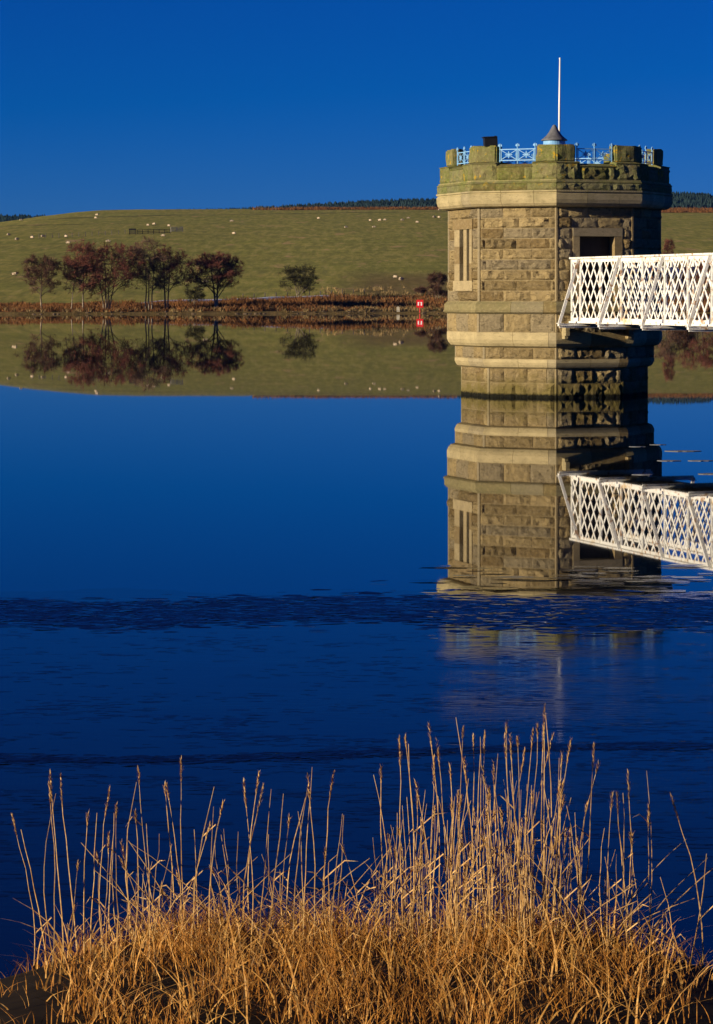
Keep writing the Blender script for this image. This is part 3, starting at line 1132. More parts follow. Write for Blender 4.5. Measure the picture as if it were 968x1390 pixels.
# ------------------------------------------------------------------ footbridge
n0, t0 = frame(0)
fc = Matrix.Rotation(TROT, 4, 'Z') @ (n0 * (R_BODY * C22))
BR = empty('footbridge', (TC[0] + fc.x, TC[1] + fc.y, 0), TROT + rad(22.5))
tag(BR, 'white lattice footbridge with rust stains running from the tower doorway', 'footbridge')
HB, ZB, ZT, LB = 0.75, 2.14, 3.995, 27.0
START = 0.06
for sd in (-1, 1):
    x = sd * HB
    mb = MB()
    mb.box((x, -(START + LB) / 2, ZT - 0.025), (0.16, LB - START, 0.05))
    mb.box((x, -(START + LB) / 2, ZT - 0.10), (0.035, LB - START - 0.01, 0.10))
    mb.build('top_chord', M_WHITE, BR)
    mb = MB()
    mb.box((x, -(START + LB) / 2, ZB + 0.025), (0.18, LB - START, 0.05))
    mb.box((x, -(START + LB) / 2, ZB + 0.10), (0.035, LB - START - 0.01, 0.10))
    mb.build('bottom_chord', M_WHITE, BR)
    # end frame and uprights
    for i in range(21):
        y = -(START + 0.05) if i == 0 else -(0.70 + (i - 1) * 1.35)
        mb = MB()
        mb.box((x, y, (ZB + ZT) / 2), (0.05, 0.075, ZT - ZB - 0.11))
        mb.box((x + sd * 0.035, y, (ZB + ZT) / 2), (0.018, 0.03, ZT - ZB - 0.12))
        mb.build('upright', M_WHITE, BR)
    # lattice bars, two layers
    p, z0, z1 = 0.212, ZB + 0.05, ZT - 0.05
    hgt = z1 - z0
    for dr in (-1, 1):
        me_full = None
        for i in range(-8, 128):
            ya = START + 0.03 + i * p
            yb = ya + hgt * 0.73
            if ya > LB - 0.1:
                continue
            if dr == 1:
                a, b = (ya, z0), (yb, z1)
            else:
                a, b = (ya, z1), (yb, z0)
            # clip to the truss ends
            lo, hi = START + 0.05, LB - 0.05
            if b[0] <= lo + 0.12:
                continue
            if a[0] < lo:
                f = (lo - a[0]) / (b[0] - a[0])
                a = (lo, a[1] + (b[1] - a[1]) * f)
            if b[0] > hi:
                f = (hi - a[0]) / (b[0] - a[0])
                b = (hi, a[1] + (b[1] - a[1]) * f)
            if i % 2:
                continue
            full = abs((b[0] - a[0]) - hgt * 0.73) < 1e-6
            if full and me_full is not None:
                o = link('lattice_bar', me_full, BR)
            else:
                mb = MB()
                mb.bar((0, 0, a[1]), (0, -(b[0] - a[0]), b[1]), 0.062, 0.012, up=(1, 0, 0))
                me = mb.mesh('lattice_bar', M_WHITE)
                if full:
                    me_full = me
                o = link('lattice_bar', me, BR)
            o.location = (x + sd * (0.010 if dr == 1 else -0.010), -a[0], 0)
# cross beams with raking outrigger struts
for i in range(10):
    y = -(0.70 + i * 2.70)
    if -y > LB:
        break
    mb = MB()
    mb.box((0, y, ZB - 0.045), (2 * HB + 1.38, 0.10, 0.07))
    mb.box((0, y, ZB - 0.10), (2 * HB + 1.32, 0.03, 0.06))
    beam = mb.build('cross_beam', M_WHITE, BR)
    for sd in (-1, 1):
        mb = MB()
        mb.bar((sd * (HB + 0.66), y, ZB - 0.01), (sd * (HB + 0.06), y, ZT - 0.03), 0.085, 0.03, up=(0, 1, 0))
        mb.bar((sd * (HB + 0.645), y + 0.03, ZB - 0.01), (sd * (HB + 0.045), y + 0.03, ZT - 0.03), 0.03, 0.06, up=(0, 1, 0))
        mb.box((sd * (HB + 0.64), y, ZB - 0.004), (0.16, 0.16, 0.014))
        mb.build('strut', M_WHITE, BR)
# stringers and planks
for sx in (-0.5, 0.0, 0.5):
    mb = MB()
    mb.box((sx, -(START + LB) / 2, ZB + 0.065), (0.09, LB - START, 0.13))
    mb.build('stringer', M_DECK, BR)
plank_me = None
npl = int((LB - 0.1) / 0.222)
for i in range(npl):
    if plank_me is None:
        mb = MB()
        mb.box((0, 0, 0), (1.40, 0.205, 0.05))
        plank_me = mb.mesh('plank', M_DECK)
    o = link('plank', plank_me, BR)
    o.location = (random.uniform(-0.01, 0.01), -(START + 0.13 + i * 0.222), ZB + 0.158 + random.uniform(-0.003, 0.003))
# small pads carrying the bridge end on the tower
for sd in (-1, 1):
    mb = MB()
    mb.box((sd * 0.98, -0.16, ZB - 0.24), (0.12, 0.3, 0.24))
    mb.box((sd * 0.98, -0.12, ZB - 0.40), (0.10, 0.2, 0.10))
    mb.build('bracket', M_ASHLAR, BR)

# ------------------------------------------------------------------ scattered vegetation (vectorised blades)
def blades(name, base, height, width, lean, mat, label, cat, seg=3, curve=1.0, up=None):
    """base N x 3, height N, width N, lean N x 2 (horizontal tip offset)"""
    n = len(base)
    yaw = RNG.uniform(0, math.pi, n)
    side = np.stack([np.cos(yaw), np.sin(yaw) * 0.6, np.zeros(n)], 1)
    Vs = []
    for i in range(seg + 1):
        f = i / seg
        off = np.zeros((n, 3))
        off[:, :2] = lean * (f ** (1 + curve))[..., None] if np.ndim(f) else lean * f ** (1 + curve)
        droop = 1 - 0.25 * np.clip(np.linalg.norm(lean, axis=1) / np.maximum(height, 1e-3), 0, 2) * f
        off[:, 2] = height * f * np.clip(droop, 0.3, 1)
        w = width * (1 - f) ** 0.7 * 0.5 + width * 0.04
        Vs.append(base + off - side * w[:, None])
        Vs.append(base + off + side * w[:, None])
    V = np.stack(Vs, 1).reshape(-1, 3)
    m = 2 * (seg + 1)
    b = (np.arange(n) * m)[:, None]
    Qs = [b + np.array([[2 * i, 2 * i + 1, 2 * i + 3, 2 * i + 2]]) for i in range(seg)]
    o = np_mesh(name, V, np.concatenate(Qs), mat)
    if label:
        tag(o, label, cat, None, 'stuff')
    return o


def tuft_field(name, n, pick, per, hr, wr, spread, leanr, mat, label, cat, seg=2):
    B, Hh, Ww, L = [], [], [], []
    for i in range(n):
        r = pick()
        if r is None:
            continue
        X, Y, sc = r
        z = terrain(X, Y)
        for j in range(per):
            a = RNG.random() * 6.283
            rr = spread * RNG.random()
            B.append((X + rr * math.cos(a), Y + rr * math.sin(a), z - 0.05))
            Hh.append(sc * RNG.uniform(*hr))
            Ww.append(RNG.uniform(*wr))
            q = RNG.uniform(0.2, 1.0) * leanr * sc
            L.append((q * math.cos(a), q * math.sin(a)))
    return blades(name, np.array(B), np.array(Hh), np.array(Ww), np.array(L), mat, label, cat, seg)


def pick_bracken():
    px = RNG.uniform(-60, 500)
    if RNG.random() < 0.08:
        px = RNG.uniform(500, 620)
    s = RNG.uniform(2.3, 34)
    Y0 = 415.0
    X = (px - CX) / F * 410
    Y = shore(X) + s
    c = 0.55 + 0.9 * (0.5 + mnoise.noise(Vector((X * 0.16, Y * 0.12, 0))))
    if c < 0.5:
        return None
    return X, Y, c * (0.75 if px < 190 else 1.0)


tuft_field('bracken', 3600, pick_bracken, 7, (0.5, 1.15), (0.10, 0.26), 0.5, 0.7, M_BRACKEN, 'rust brown bracken along the far shore', 'bracken')


def pick_straw():
    px = RNG.uniform(-60, 640) if RNG.random() < 0.6 else RNG.uniform(430, 640)
    s = RNG.uniform(1.5, 6) if RNG.random() < 0.5 else RNG.uniform(3, 60)
    X = (px - CX) / F * 415
    if px < 430 and s > 8:
        return None
    if mnoise.noise(Vector((X * 0.3, s * 0.2, 4))) < -0.1:
        return None
    return X, shore(X) + s, RNG.uniform(0.6, 1.3)


tuft_field('shore_tussocks', 1500, pick_straw, 9, (0.35, 0.8), (0.06, 0.16), 0.4, 0.6, M_STRAW, 'straw coloured grass tussocks by the far waterline', 'grass')


def pick_rush():
    px = RNG.uniform(-60, 1000)
    X = (px - CX) / F * 415
    if mnoise.noise(Vector((X * 0.35, 1.0, 14))) < 0.0:
        return None
    return X, shore(X) + RNG.uniform(-0.3, 1.8), RNG.uniform(0.6, 1.2)


tuft_field('shore_rushes', 130, pick_rush, 8, (0.3, 0.6), (0.06, 0.16), 0.5, 0.5, M_DARKREED, 'dark rushes at the far water edge', 'rushes')


def pick_crest():
    if RNG.random() < 0.55:
        px = RNG.uniform(345, 620)
        u = RNG.uniform(0.99, 1.03)
    else:
        px = RNG.uniform(870, 1000)
        u = RNG.uniform(0.89, 1.03)
    X = (px - CX) / F * 985
    return X, shore(X) + 40 + u * 530, RNG.uniform(0.7, 1.5)


tuft_field('crest_bracken', 1600, pick_crest, 7, (0.5, 1.0), (0.15, 0.35), 0.9, 0.6, M_BRACKEN, 'rust brown bracken along the crest of the hill', 'bracken')


def pick_right():
    px = RNG.uniform(870, 1000)
    X = (px - CX) / F * 420
    return X, shore(X) + RNG.uniform(1, 30), RNG.uniform(0.7, 1.6)


tuft_field('bridge_side_bracken', 800, pick_right, 7, (0.6, 1.2), (0.10, 0.26), 0.6, 0.7, M_BRACKEN, 'brown bracken on the far shore behind the bridge', 'bracken')

RV, RF = [], []
for i in range(170):
    px = RNG.uniform(-60, 1000)
    X = (px - CX) / F * 412
    if mnoise.noise(Vector((X * 0.2, 6.0, 2))) < -0.1:
        continue
    Y = shore(X) + RNG.uniform(-0.4, 1.6)
    z = max(0.0, terrain(X, Y))
    r = RNG.uniform(0.08, 0.26)
    b = len(RV)
    a0 = RNG.random() * 6.28
    for lev, k_ in ((-0.1, 1.0), (0.45, 0.85)):
        for q in range(6):
            rr = r * k_ * RNG.uniform(0.8, 1.2)
            RV.append((X + rr * 1.3 * math.cos(a0 + q * 1.047), Y + rr * math.sin(a0 + q * 1.047), z + r * lev))
    RV.append((X, Y, z + r * 0.75))
    for q in range(6):
        n_ = (q + 1) % 6
        RF += [(b + q, b + n_, b + 6 + n_), (b + q, b + 6 + n_, b + 6 + q), (b + 6 + q, b + 6 + n_, b + 12)]
tag(np_mesh('shore_stones', RV, RF, flat_mat('brown_shore_stone', (0.12, 0.085, 0.055), 0.9, 0.45, 1.5, 0.1)), 'brown stones strewn along the far waterline', 'stones', None, 'stuff')

# frosted track beyond the bracken
V = []
pts = np.linspace(185, 500, 60)
for px in pts:
    X = (px - CX) / F * 455
    Y = shore(X) + 37.5
    z = terrain(X, Y)
    fade = min(1, (px - 185) / 40, (500 - px) / 60)
    V += [(X, Y, z - 0.1), (X, Y + 0.5, z + 0.42 * fade), (X, Y + 1.0, z + 0.46 * fade), (X, Y + 3.5, z + 0.55 * fade), (X, Y + 6, terrain(X, Y + 6) - 0.15)]
I = np.arange(len(V)).reshape(len(pts), 5)
Q = np.stack([I[:-1, :-1], I[1:, :-1], I[1:, 1:], I[:-1, 1:]], -1).reshape(-1, 4)
trk = np_mesh('track', V, Q, M_FROSTSHADE)
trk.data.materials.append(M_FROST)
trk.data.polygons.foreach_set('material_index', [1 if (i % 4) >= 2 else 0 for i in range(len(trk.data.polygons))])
tag(trk, 'frosty track running along the far shore', None, None, 'structure')

# ------------------------------------------------------------------ trees
def bez(a, b, c, n):
    return [a * (1 - t) ** 2 + b * (2 * t * (1 - t)) + c * t * t for t in [i / n for i in range(n + 1)]]


def make_tree(name, label, cat, px, off, top_py, half_w, trunks, cb, mats, seed, group=None, n1=9, n2=6, n3=7, ntw=8, dome=False, tr=0.22, cx_off=0.0, tw=0.058, y_abs=None, trunk_h=0.35):
    """trunks: list of (foot dx, lean dx) in metres; cb: crown base as a share of the height; half_w in photo px"""
    rnd = random.Random(seed)
    X = (px - CX) / F * 400
    Y = shore(X) + off
    X = (px - CX) / F * Y
    Y = y_abs or shore(X) + off
    X = (px - CX) / F * Y
    z0 = terrain(X, Y)
    H = H0 + (HY - top_py) / F * Y - z0
    hw = half_w * 1.24 / F * Y
    tr *= 0.72
    H *= 1.03
    cb = max(0.04, cb - 0.05)
    n1 = int(n1 * 1.75)
    trunk_h *= 0.8
    root = empty(name, (X, Y, z0))
    tag(root, label, cat, group)
    cz = H * (cb + 1) / 2
    rz = H * (1 - cb) / 2
    C = Vector((cx_off / F * Y, 0, cz))

    def clampE(p, k=1.0):
        d = Vector(((p.x - C.x) / hw, p.y / (hw * 0.85), (p.z - C.z) / rz))
        if dome and d.z < 0:
            d.z *= 1.0
        L = d.length
        if L > k:
            d *= k / L
            return Vector((C.x + d.x * hw, d.y * hw * 0.85, C.z + d.z * rz))
        return p

    limbs, fine = MB(), MB()
    TW = []
    for (fx, lx) in trunks:
        foot = Vector((fx, rnd.uniform(-0.2, 0.2), -0.15))
        th = H * rnd.uniform(0.72, 0.9)
        tip = clampE(Vector((lx, rnd.uniform(-0.4, 0.4), th)), 0.85)
        path = bez(foot, Vector((fx + (lx - fx) * 0.25 + rnd.uniform(-.15, .15), foot.y, th * 0.5)), tip, 7)
        path = [q + Vector((rnd.uniform(-.06, .06), rnd.uniform(-.06, .06), 0)) * (1 if 0 < i < 7 else 0) for i, q in enumerate(path)]
        r0 = tr * rnd.uniform(0.8, 1.1) / math.sqrt(len(trunks) * 0.6 + 0.4)
        limbs.tube(path, [r0 * (1.25 if i == 0 else 1) * (1 - 0.86 * i / 7) for i in range(8)], 7)
        k1 = max(4, int(n1 / len(trunks) + 0.5))
        for a in range(k1):
            f = trunk_h + (1 - trunk_h) * (a + rnd.random()) / k1
            i = min(6, int(f * 7))
            p0 = path[i].lerp(path[i + 1], f * 7 - i)
            ang = a * 2.4 + rnd.uniform(-0.5, 0.5)
            el = rnd.uniform(-0.9, 0.4) if f < 0.5 else (rnd.uniform(-0.3, 0.85) if f < 0.75 else rnd.uniform(0.2, 1.1))
            tgt = Vector((C.x * 0.6 + p0.x * 0.4 + math.cos(ang) * hw * math.cos(el), math.sin(ang) * hw * 0.85 * math.cos(el), C.z + math.sin(el) * rz))
            tgt = clampE(tgt, rnd.uniform(0.78, 0.98))
            if tgt.z < p0.z - 0.2 * H:
                tgt.z = p0.z - 0.18 * H
            ctrl = p0.lerp(tgt, 0.45) + Vector((0, 0, 0.16 * (tgt - p0).length))
            lp = bez(p0, ctrl, tgt, 5)
            rl = r0 * (1 - 0.7 * f) * 0.5
            limbs.tube(lp, [max(0.012, rl * (1 - 0.8 * j / 5)) for j in range(6)], 5, False)
            for b in range(n2):
                f2 = 0.25 + 0.75 * (b + rnd.random()) / n2
                j = min(4, int(f2 * 5))
                q0 = lp[j].lerp(lp[j + 1], f2 * 5 - j)
                dirv = (lp[j + 1] - lp[j]).normalized()
                rv = Vector((rnd.gauss(0, 1), rnd.gauss(0, 1), rnd.gauss(0.35, 0.8))).normalized()
                ln = rnd.uniform(0.22, 0.42) * (hw + rz) * 0.62 * (1.1 - 0.4 * f2)
                q1 = clampE(q0 + (dirv * 0.6 + rv * 0.9).normalized() * ln)
                qp = bez(q0, q0.lerp(q1, 0.5) + Vector((0, 0, 0.12 * ln)), q1, 3)
                limbs.tube(qp, [max(0.010, rl * 0.38 * (1 - 0.7 * j2 / 3)) for j2 in range(4)], 4, False)
                for c in range(n3):
                    f3 = 0.2 + 0.8 * (c + rnd.random()) / n3
                    j2 = min(2, int(f3 * 3))
                    s0 = qp[j2].lerp(qp[j2 + 1], f3 * 3 - j2)
                    rv = Vector((rnd.gauss(0, 1), rnd.gauss(0, 1), rnd.gauss(0.4, 0.8))).normalized()
                    l3 = rnd.uniform(0.5, 1.0) * ln * 0.5
                    s1 = clampE(s0 + ((q1 - q0).normalized() * 0.5 + rv).normalized() * l3, 1.03)
                    fine.tube([s0, s1], [0.014, 0.006], 3, False)
                    for d in range(ntw):
                        w0 = s0.lerp(s1, rnd.uniform(0.15, 1.0))
                        rv = Vector((rnd.gauss(0, 1), rnd.gauss(0, 1), rnd.gauss(0.25, 0.8))).normalized()
                        w1 = w0 + ((s1 - s0).normalized() * 0.6 + rv).normalized() * rnd.uniform(0.30, 0.80)
                        TW.append((w0, w1))
    limbs.build('trunk', mats[0], root, True)
    # twigs as slim crossed slivers
    n = len(TW)
    A = np.array([t[0][:] for t in TW])
    Bq = np.array([t[1][:] for t in TW])
    rr = RNG.normal(size=(n, 3))
    d = Bq - A
    sd = np.cross(d, rr)
    sd /= np.maximum(np.linalg.norm(sd, axis=1, keepdims=True), 1e-6)
    w = tw * RNG.uniform(0.6, 1.2, (n, 1)) / 2
    Vt = np.stack([A - sd * w, A + sd * w, Bq], 1).reshape(-1, 3)
    Tt = np.arange(3 * n).reshape(-1, 3)
    b = len(fine.v)
    for f in fine.f:
        pass
    V0 = np.array([tuple(v) for v in fine.v])
    Qf = np.array([f for f in fine.f])
    tri = np.concatenate([Qf[:, [0, 1, 2]], Qf[:, [0, 2, 3]], Tt + b])
    np_mesh('crown', np.concatenate([V0, Vt]), tri, mats[1], False, root)
    return root


SG = 'bare trees along the far shore'
make_tree('alder_tree', 'round dark bare tree with pale foot, standing alone at the left end of the shore', 'tree', 56, 7, 347, 28, [(0.0, 0.1)], 0.18, (M_BARK, M_TWIGD), 1, SG, 12, 7, 6, 7, tr=0.26)
make_tree('birch_tree', 'slim leaning bare birch with white foot beside the tall thin trunk', 'tree', 99, 6, 356, 15, [(-0.25, 0.7)], 0.25, (M_BIRCH, M_TWIGP), 2, SG, 7, 5, 5, 5, tr=0.15, cx_off=1)
make_tree('birch_tree', 'tall reddish bare birch with thin white trunk left of the spreading tree', 'tree', 113, 6, 328, 24, [(0.0, -0.05)], 0.22, (M_BIRCH, M_TWIG), 3, SG, 12, 7, 6, 8, tr=0.16)
make_tree('alder_tree', 'broad multi stemmed bare tree, widest of the shore group', 'tree', 145, 7, 332, 41, [(-0.45, -1.6), (-0.2, -0.4), (0.1, 0.9), (0.3, 2.4)], 0.16, (M_BARK, M_TWIG), 4, SG, 20, 7, 6, 8, tr=0.30, cx_off=4, trunk_h=0.3)
make_tree('birch_tree', 'tall airy grey bare birch with twin pale trunks in the middle of the group', 'tree', 201, 6, 323, 28, [(-0.35, -0.5), (0.15, 0.3), (0.55, 1.1)], 0.18, (M_BIRCH, M_TWIGP), 5, SG, 14, 7, 6, 6, tr=0.24, cx_off=-2)
make_tree('alder_tree', 'upright dark bare tree with twin trunks left of the small bush', 'tree', 226, 7, 335, 25, [(-0.15, -0.5), (0.2, 0.8)], 0.20, (M_BARK, M_TWIG), 6, SG, 13, 7, 6, 6, tr=0.27, cx_off=6)
make_tree('oak_tree', 'wide dome shaped bare tree at the right end of the shore group', 'tree', 293, 9, 345, 36, [(-0.1, -0.9), (0.15, 0.9)], 0.28, (M_BARK, M_TWIG), 8, SG, 18, 8, 6, 8, dome=True, tr=0.34, cx_off=-1, trunk_h=0.28)
make_tree('bush', 'small dark scrubby bush between the upright tree and the dome shaped tree', 'bush', 263, 16, 389, 12, [(0, 0.2)], 0.1, (M_BARK, M_TWIGO), 9, None, 8, 5, 5, 6, tr=0.1, cx_off=1)
make_tree('hawthorn_bush', 'dense dark hawthorn standing alone near the middle of the far shore', 'bush', 405, 34, 356.5, 22.5, [(-0.2, -0.7), (0, 0.2), (0.2, 0.9)], 0.06, (M_BARK, M_TWIGO), 10, None, 13, 7, 6, 7, tr=0.2, trunk_h=0.12)
make_tree('thorn_bush', 'dark thin bush on the bank close to the tower left side', 'bush', 594, 26, 371, 13, [(-0.2, -0.3), (0.2, 0.3)], 0.05, (M_BARK, M_TWIGD), 12, None, 12, 6, 5, 7, tr=0.12, trunk_h=0.12)
make_tree('thorn_bush', 'low dark bush on the rough bank above the red sign', 'bush', 571, 40, 391, 7, [(0, 0.1)], 0.05, (M_BARK, M_TWIGD), 13, None, 8, 5, 4, 6, tr=0.08, trunk_h=0.1)
make_tree('thorn_bush', 'reddish bush rising just above the bridge beside the tower right side', 'bush', 908, 95, 324, 6.5, [(-0.2, -0.2), (0.2, 0.2)], 0.1, (M_BARK, M_TWIG), 14, None, 10, 6, 5, 7, tr=0.12, trunk_h=0.12)
make_tree('alder_tree', 'dark bare tree on the far shore seen through the bridge lattice near the photo edge', 'tree', 950, 10, 349, 30, [(-0.2, -0.6), (0.2, 0.7)], 0.15, (M_BARK, M_TWIG), 15, None, 14, 7, 6, 7, tr=0.26)
make_tree('alder_tree', 'smaller bare tree behind the bridge lattice close to the tower', 'tree', 903, 9, 362, 20, [(0, 0.3)], 0.15, (M_BARK, M_TWIGP), 16, None, 10, 6, 6, 6, tr=0.2)

make_tree('thorn_bush', 'low dark bush between the two trees behind the bridge lattice', 'bush', 926, 16, 384, 18, [(-0.2, -0.3), (0.2, 0.3)], 0.05, (M_BARK, M_TWIGD), 17, None, 14, 6, 6, 7, tr=0.12, trunk_h=0.12)

# ------------------------------------------------------------------ fences, feeder, gate, sign, marker
def fence(name, label, pix, hgt, pw, group=None, wire=True, step_px=9.0):
    P3 = []
    L = [(a, b) for a, b in pix]
    xs_ = np.arange(L[0][0], L[-1][0] + 0.1, step_px)
    for x in xs_:
        y = interp(x, [p[0] for p in L], [p[1] for p in L])
        P3.append(Vector(ground_at(x, y)))
    root = empty(name, P3[0])
    tag(root, label, 'fence', group)
    o0 = P3[0]
    mb = MB()
    mb.tube([(0, 0, -0.2), (0, 0, hgt)], [pw, pw * 0.9], 6)
    me = mb.mesh('post', M_POST)
    for p in P3:
        q = link('post', me, root)
        q.location = p - o0
        q.rotation_euler = (random.uniform(-.05, .05), random.uniform(-.05, .05), 0)
    if wire:
        mb = MB()
        for zz in (0.3, 0.6, 0.92):
            mb.tube([p - o0 + Vector((0, -pw, hgt * zz)) for p in P3], [0.012] * len(P3), 3, False)
        mb.build('wire', M_POST, root)
    return root


fence('wire_fence', 'line of thin fence posts crossing the left hillside', [(44, 324), (100, 322), (170, 318)], 1.15, 0.09)
fence('wire_fence', 'low fence posts along the frosty track on the far shore', [(330, 407.5), (380, 405), (440, 402.5), (500, 399.5)], 1.0, 0.09, step_px=15)
fence('wire_fence', 'short fence on the skyline at the left end of the rusty crest', [(350, 285.3), (376, 285.3)], 1.5, 0.12, step_px=5)

X, Y, z = ground_at(180, 318.5)
root = empty('sheep_feeder', (X, Y, z))
tag(root, 'dark slatted feeder standing at the left end of the rail fence on the hill', 'feeder')
mb = MB()
for sx in (-0.75, 0.75):
    for sy in (-0.5, 0.5):
        mb.box((sx, sy, 0.6), (0.12, 0.12, 1.4))
mb.box((0, 0, 0.55), (1.5, 0.9, 0.12))
mb.build('frame', M_DARKWOOD, root)
for i in range(4):
    mb = MB()
    mb.box((0, -0.56, 0.25 + i * 0.3), (1.7, 0.04, 0.18))
    mb.build('slat', M_DARKWOOD, root)
mb = MB()
mb.add([(-0.95, -0.7, 1.25), (0.95, -0.7, 1.25), (0.95, 0.7, 1.25), (-0.95, 0.7, 1.25), (-0.95, 0, 1.55), (0.95, 0, 1.55)],
       [(0, 1, 5, 4), (2, 3, 4, 5), (0, 4, 3), (1, 2, 5), (3, 2, 1, 0)])
mb.build('roof', M_DARKWOOD, root)


def rail_fence(name, label, cat, pa, pb, nposts, hgt, mat, nrails, brace=False):
    A, B = Vector(ground_at(*pa)), Vector(ground_at(*pb))
    B.y = A.y + (B.y - A.y) * 0.3
    B.x = (pb[0] - CX) / F * B.y
    B.z = terrain(B.x, B.y)
    root = empty(name, A)
    tag(root, label, cat)
    for i in range(nposts):
        mb = MB()
        p = (B - A) * (i / (nposts - 1))
        mb.box((p.x, p.y, p.z + hgt / 2 - 0.1), (0.16, 0.16, hgt + 0.2))
        mb.build('post', mat, root)
    for r in range(nrails):
        mb = MB()
        zz = hgt * (r + 0.7) / nrails
        mb.bar((0, -0.1, zz), (B.x - A.x, B.y - A.y - 0.1, B.z - A.z + zz), 0.05, 0.15)
        mb.build('rail', mat, root)
    if brace:
        mb = MB()
        mb.bar((0, -0.14, 0.2), (B.x - A.x, B.y - A.y - 0.14, B.z - A.z + hgt - 0.1), 0.04, 0.12)
        mb.build('brace', mat, root)


rail_fence('rail_fence', 'dark timber rail fence on the hillside beside the grey gate', 'fence', (186, 318), (231, 315.5), 7, 1.2, M_DARKWOOD, 3)
rail_fence('field_gate', 'pale grey field gate at the right end of the hillside rail fence', 'gate', (232, 315.0), (248, 314.0), 3, 1.35, M_GREYGATE, 4, True)

# red warning sign on its post at the far shore
X = (570 - CX) / F * 419
Y = shore(X) + 0.6
X = (570 - CX) / F * Y
z = terrain(X, Y)
sgn = empty('red_sign', (X, Y, 0))
tag(sgn, 'bright red square sign with two white marks on a red post at the far shore', 'sign')
zt, zb_ = H0 + (HY - 407.0) / F * Y, H0 + (HY - 417.5) / F * Y
mb = MB()
mb.tube([(0, 0, z - 0.6), (0, 0, zb_ + 0.2)], [0.075, 0.075], 8)
mb.build('post', M_RED, sgn)
mb = MB()
hw_ = 0.54
mb.add([(-hw_, -0.1, zb_), (hw_, -0.1, zb_), (hw_, -0.1, zt), (-hw_, -0.1, zt), (-hw_, -0.02, zb_), (hw_, -0.02, zb_), (hw_, -0.02, zt), (-hw_, -0.02, zt)],
       [(0, 1, 2, 3), (7, 6, 5, 4), (0, 4, 5, 1), (1, 5, 6, 2), (2, 6, 7, 3), (3, 7, 4, 0)])
board = mb.build('board', M_RED, sgn)
for sx in (-0.24, 0.24):
    mb = MB()
    zc_ = (zt + zb_) / 2
    mb.box((sx, -0.11, zc_ - 0.02), (0.20, 0.02, 0.56))
    mb.box((sx * 0.62, -0.108, zc_ + 0.2), (0.12, 0.016, 0.14))
    mb.build('white_mark', M_SIGNW, board)

X = (540.5 - CX) / F * 419
Y = shore(X) + 1.4
X = (540.5 - CX) / F * Y
mb = MB()
mb.add([(-.26, -.2, 0), (.26, -.2, 0), (.26, .2, 0), (-.26, .2, 0), (-.22, -.17, .78), (.22, -.17, .78), (.22, .17, .78), (-.22, .17, .78), (0, 0, .9)],
       [(0, 1, 5, 4), (1, 2, 6, 5), (2, 3, 7, 6), (3, 0, 4, 7), (4, 5, 8), (5, 6, 8), (6, 7, 8), (7, 4, 8), (3, 2, 1, 0)])
o = mb.build('marker_stone', M_PALESTONE)
o.location = (X, Y, terrain(X, Y) - 0.05)
tag(o, 'pale squat marker post at the water edge left of the red sign', 'marker post')

# ------------------------------------------------------------------ sheep
def sheep_mesh():
    bm = bmesh.new()
    sk = bm.verts.layers.skin.verify()
    dk = {}
    def V_(co, r, root=False):
        v = bm.verts.new(co)
        v[sk].radius = r
        v[sk].use_root = root
        return v
    rump = V_((-0.50, 0, 0.66), (0.23, 0.25))
    mid = V_((-0.08, 0, 0.64), (0.30, 0.30), True)
    shd = V_((0.34, 0, 0.68), (0.26, 0.25))
    neck = V_((0.56, 0, 0.66), (0.14, 0.15))
    head = V_((0.70, 0, 0.52), (0.095, 0.10))
    muz = V_((0.80, 0, 0.36), (0.06, 0.06))
    for a, b in ((rump, mid), (mid, shd), (shd, neck), (neck, head), (head, muz)):
        bm.edges.new((a, b))
    for s in (-1, 1):
        for par, x in ((rump, -0.48), (shd, 0.36)):
            h = V_((x, s * 0.15, 0.40), (0.085, 0.085))
            k = V_((x + 0.02, s * 0.15, 0.22), (0.045, 0.045))
            f = V_((x + (-0.02), s * 0.15, 0.02), (0.04, 0.04))
            for a, b in ((par, h), (h, k), (k, f)):
                bm.edges.new((a, b))
        e = V_((0.67, s * 0.16, 0.58), (0.035, 0.035))
        bm.edges.new((head, e))
    t = V_((-0.74, 0, 0.56), (0.05, 0.05))
    bm.edges.new((rump, t))
    me = bpy.data.meshes.new('sheep_skeleton')
    bm.to_mesh(me)
    bm.free()
    o = bpy.data.objects.new('sheep_skeleton', me)
    COL.objects.link(o)
    o.modifiers.new('skin', 'SKIN')
    o.modifiers.new('sub', 'SUBSURF').levels = 1
    bpy.context.view_layer.update()
    dg = bpy.context.evaluated_depsgraph_get()
    out = bpy.data.meshes.new_from_object(o.evaluated_get(dg))
    out.name = 'sheep'
    bpy.data.objects.remove(o)
    bpy.data.meshes.remove(me)
    out.materials.clear()
    out.materials.append(M_SHEEP)
    a = out.attributes.new('dark', 'FLOAT', 'POINT')
    n = len(out.vertices)
    co = np.zeros(n * 3, np.float32)
    out.vertices.foreach_get('co', co)
    co = co.reshape(-1, 3)
    d = np.clip((co[:, 0] - 0.60) / 0.06, 0, 1)
    d = np.maximum(d, np.clip((0.30 - co[:, 2]) / 0.06, 0, 1))
    a.data.foreach_set('value', d.astype(np.float32))
    out.polygons.foreach_set('use_smooth', [True] * len(out.polygons))
    return out


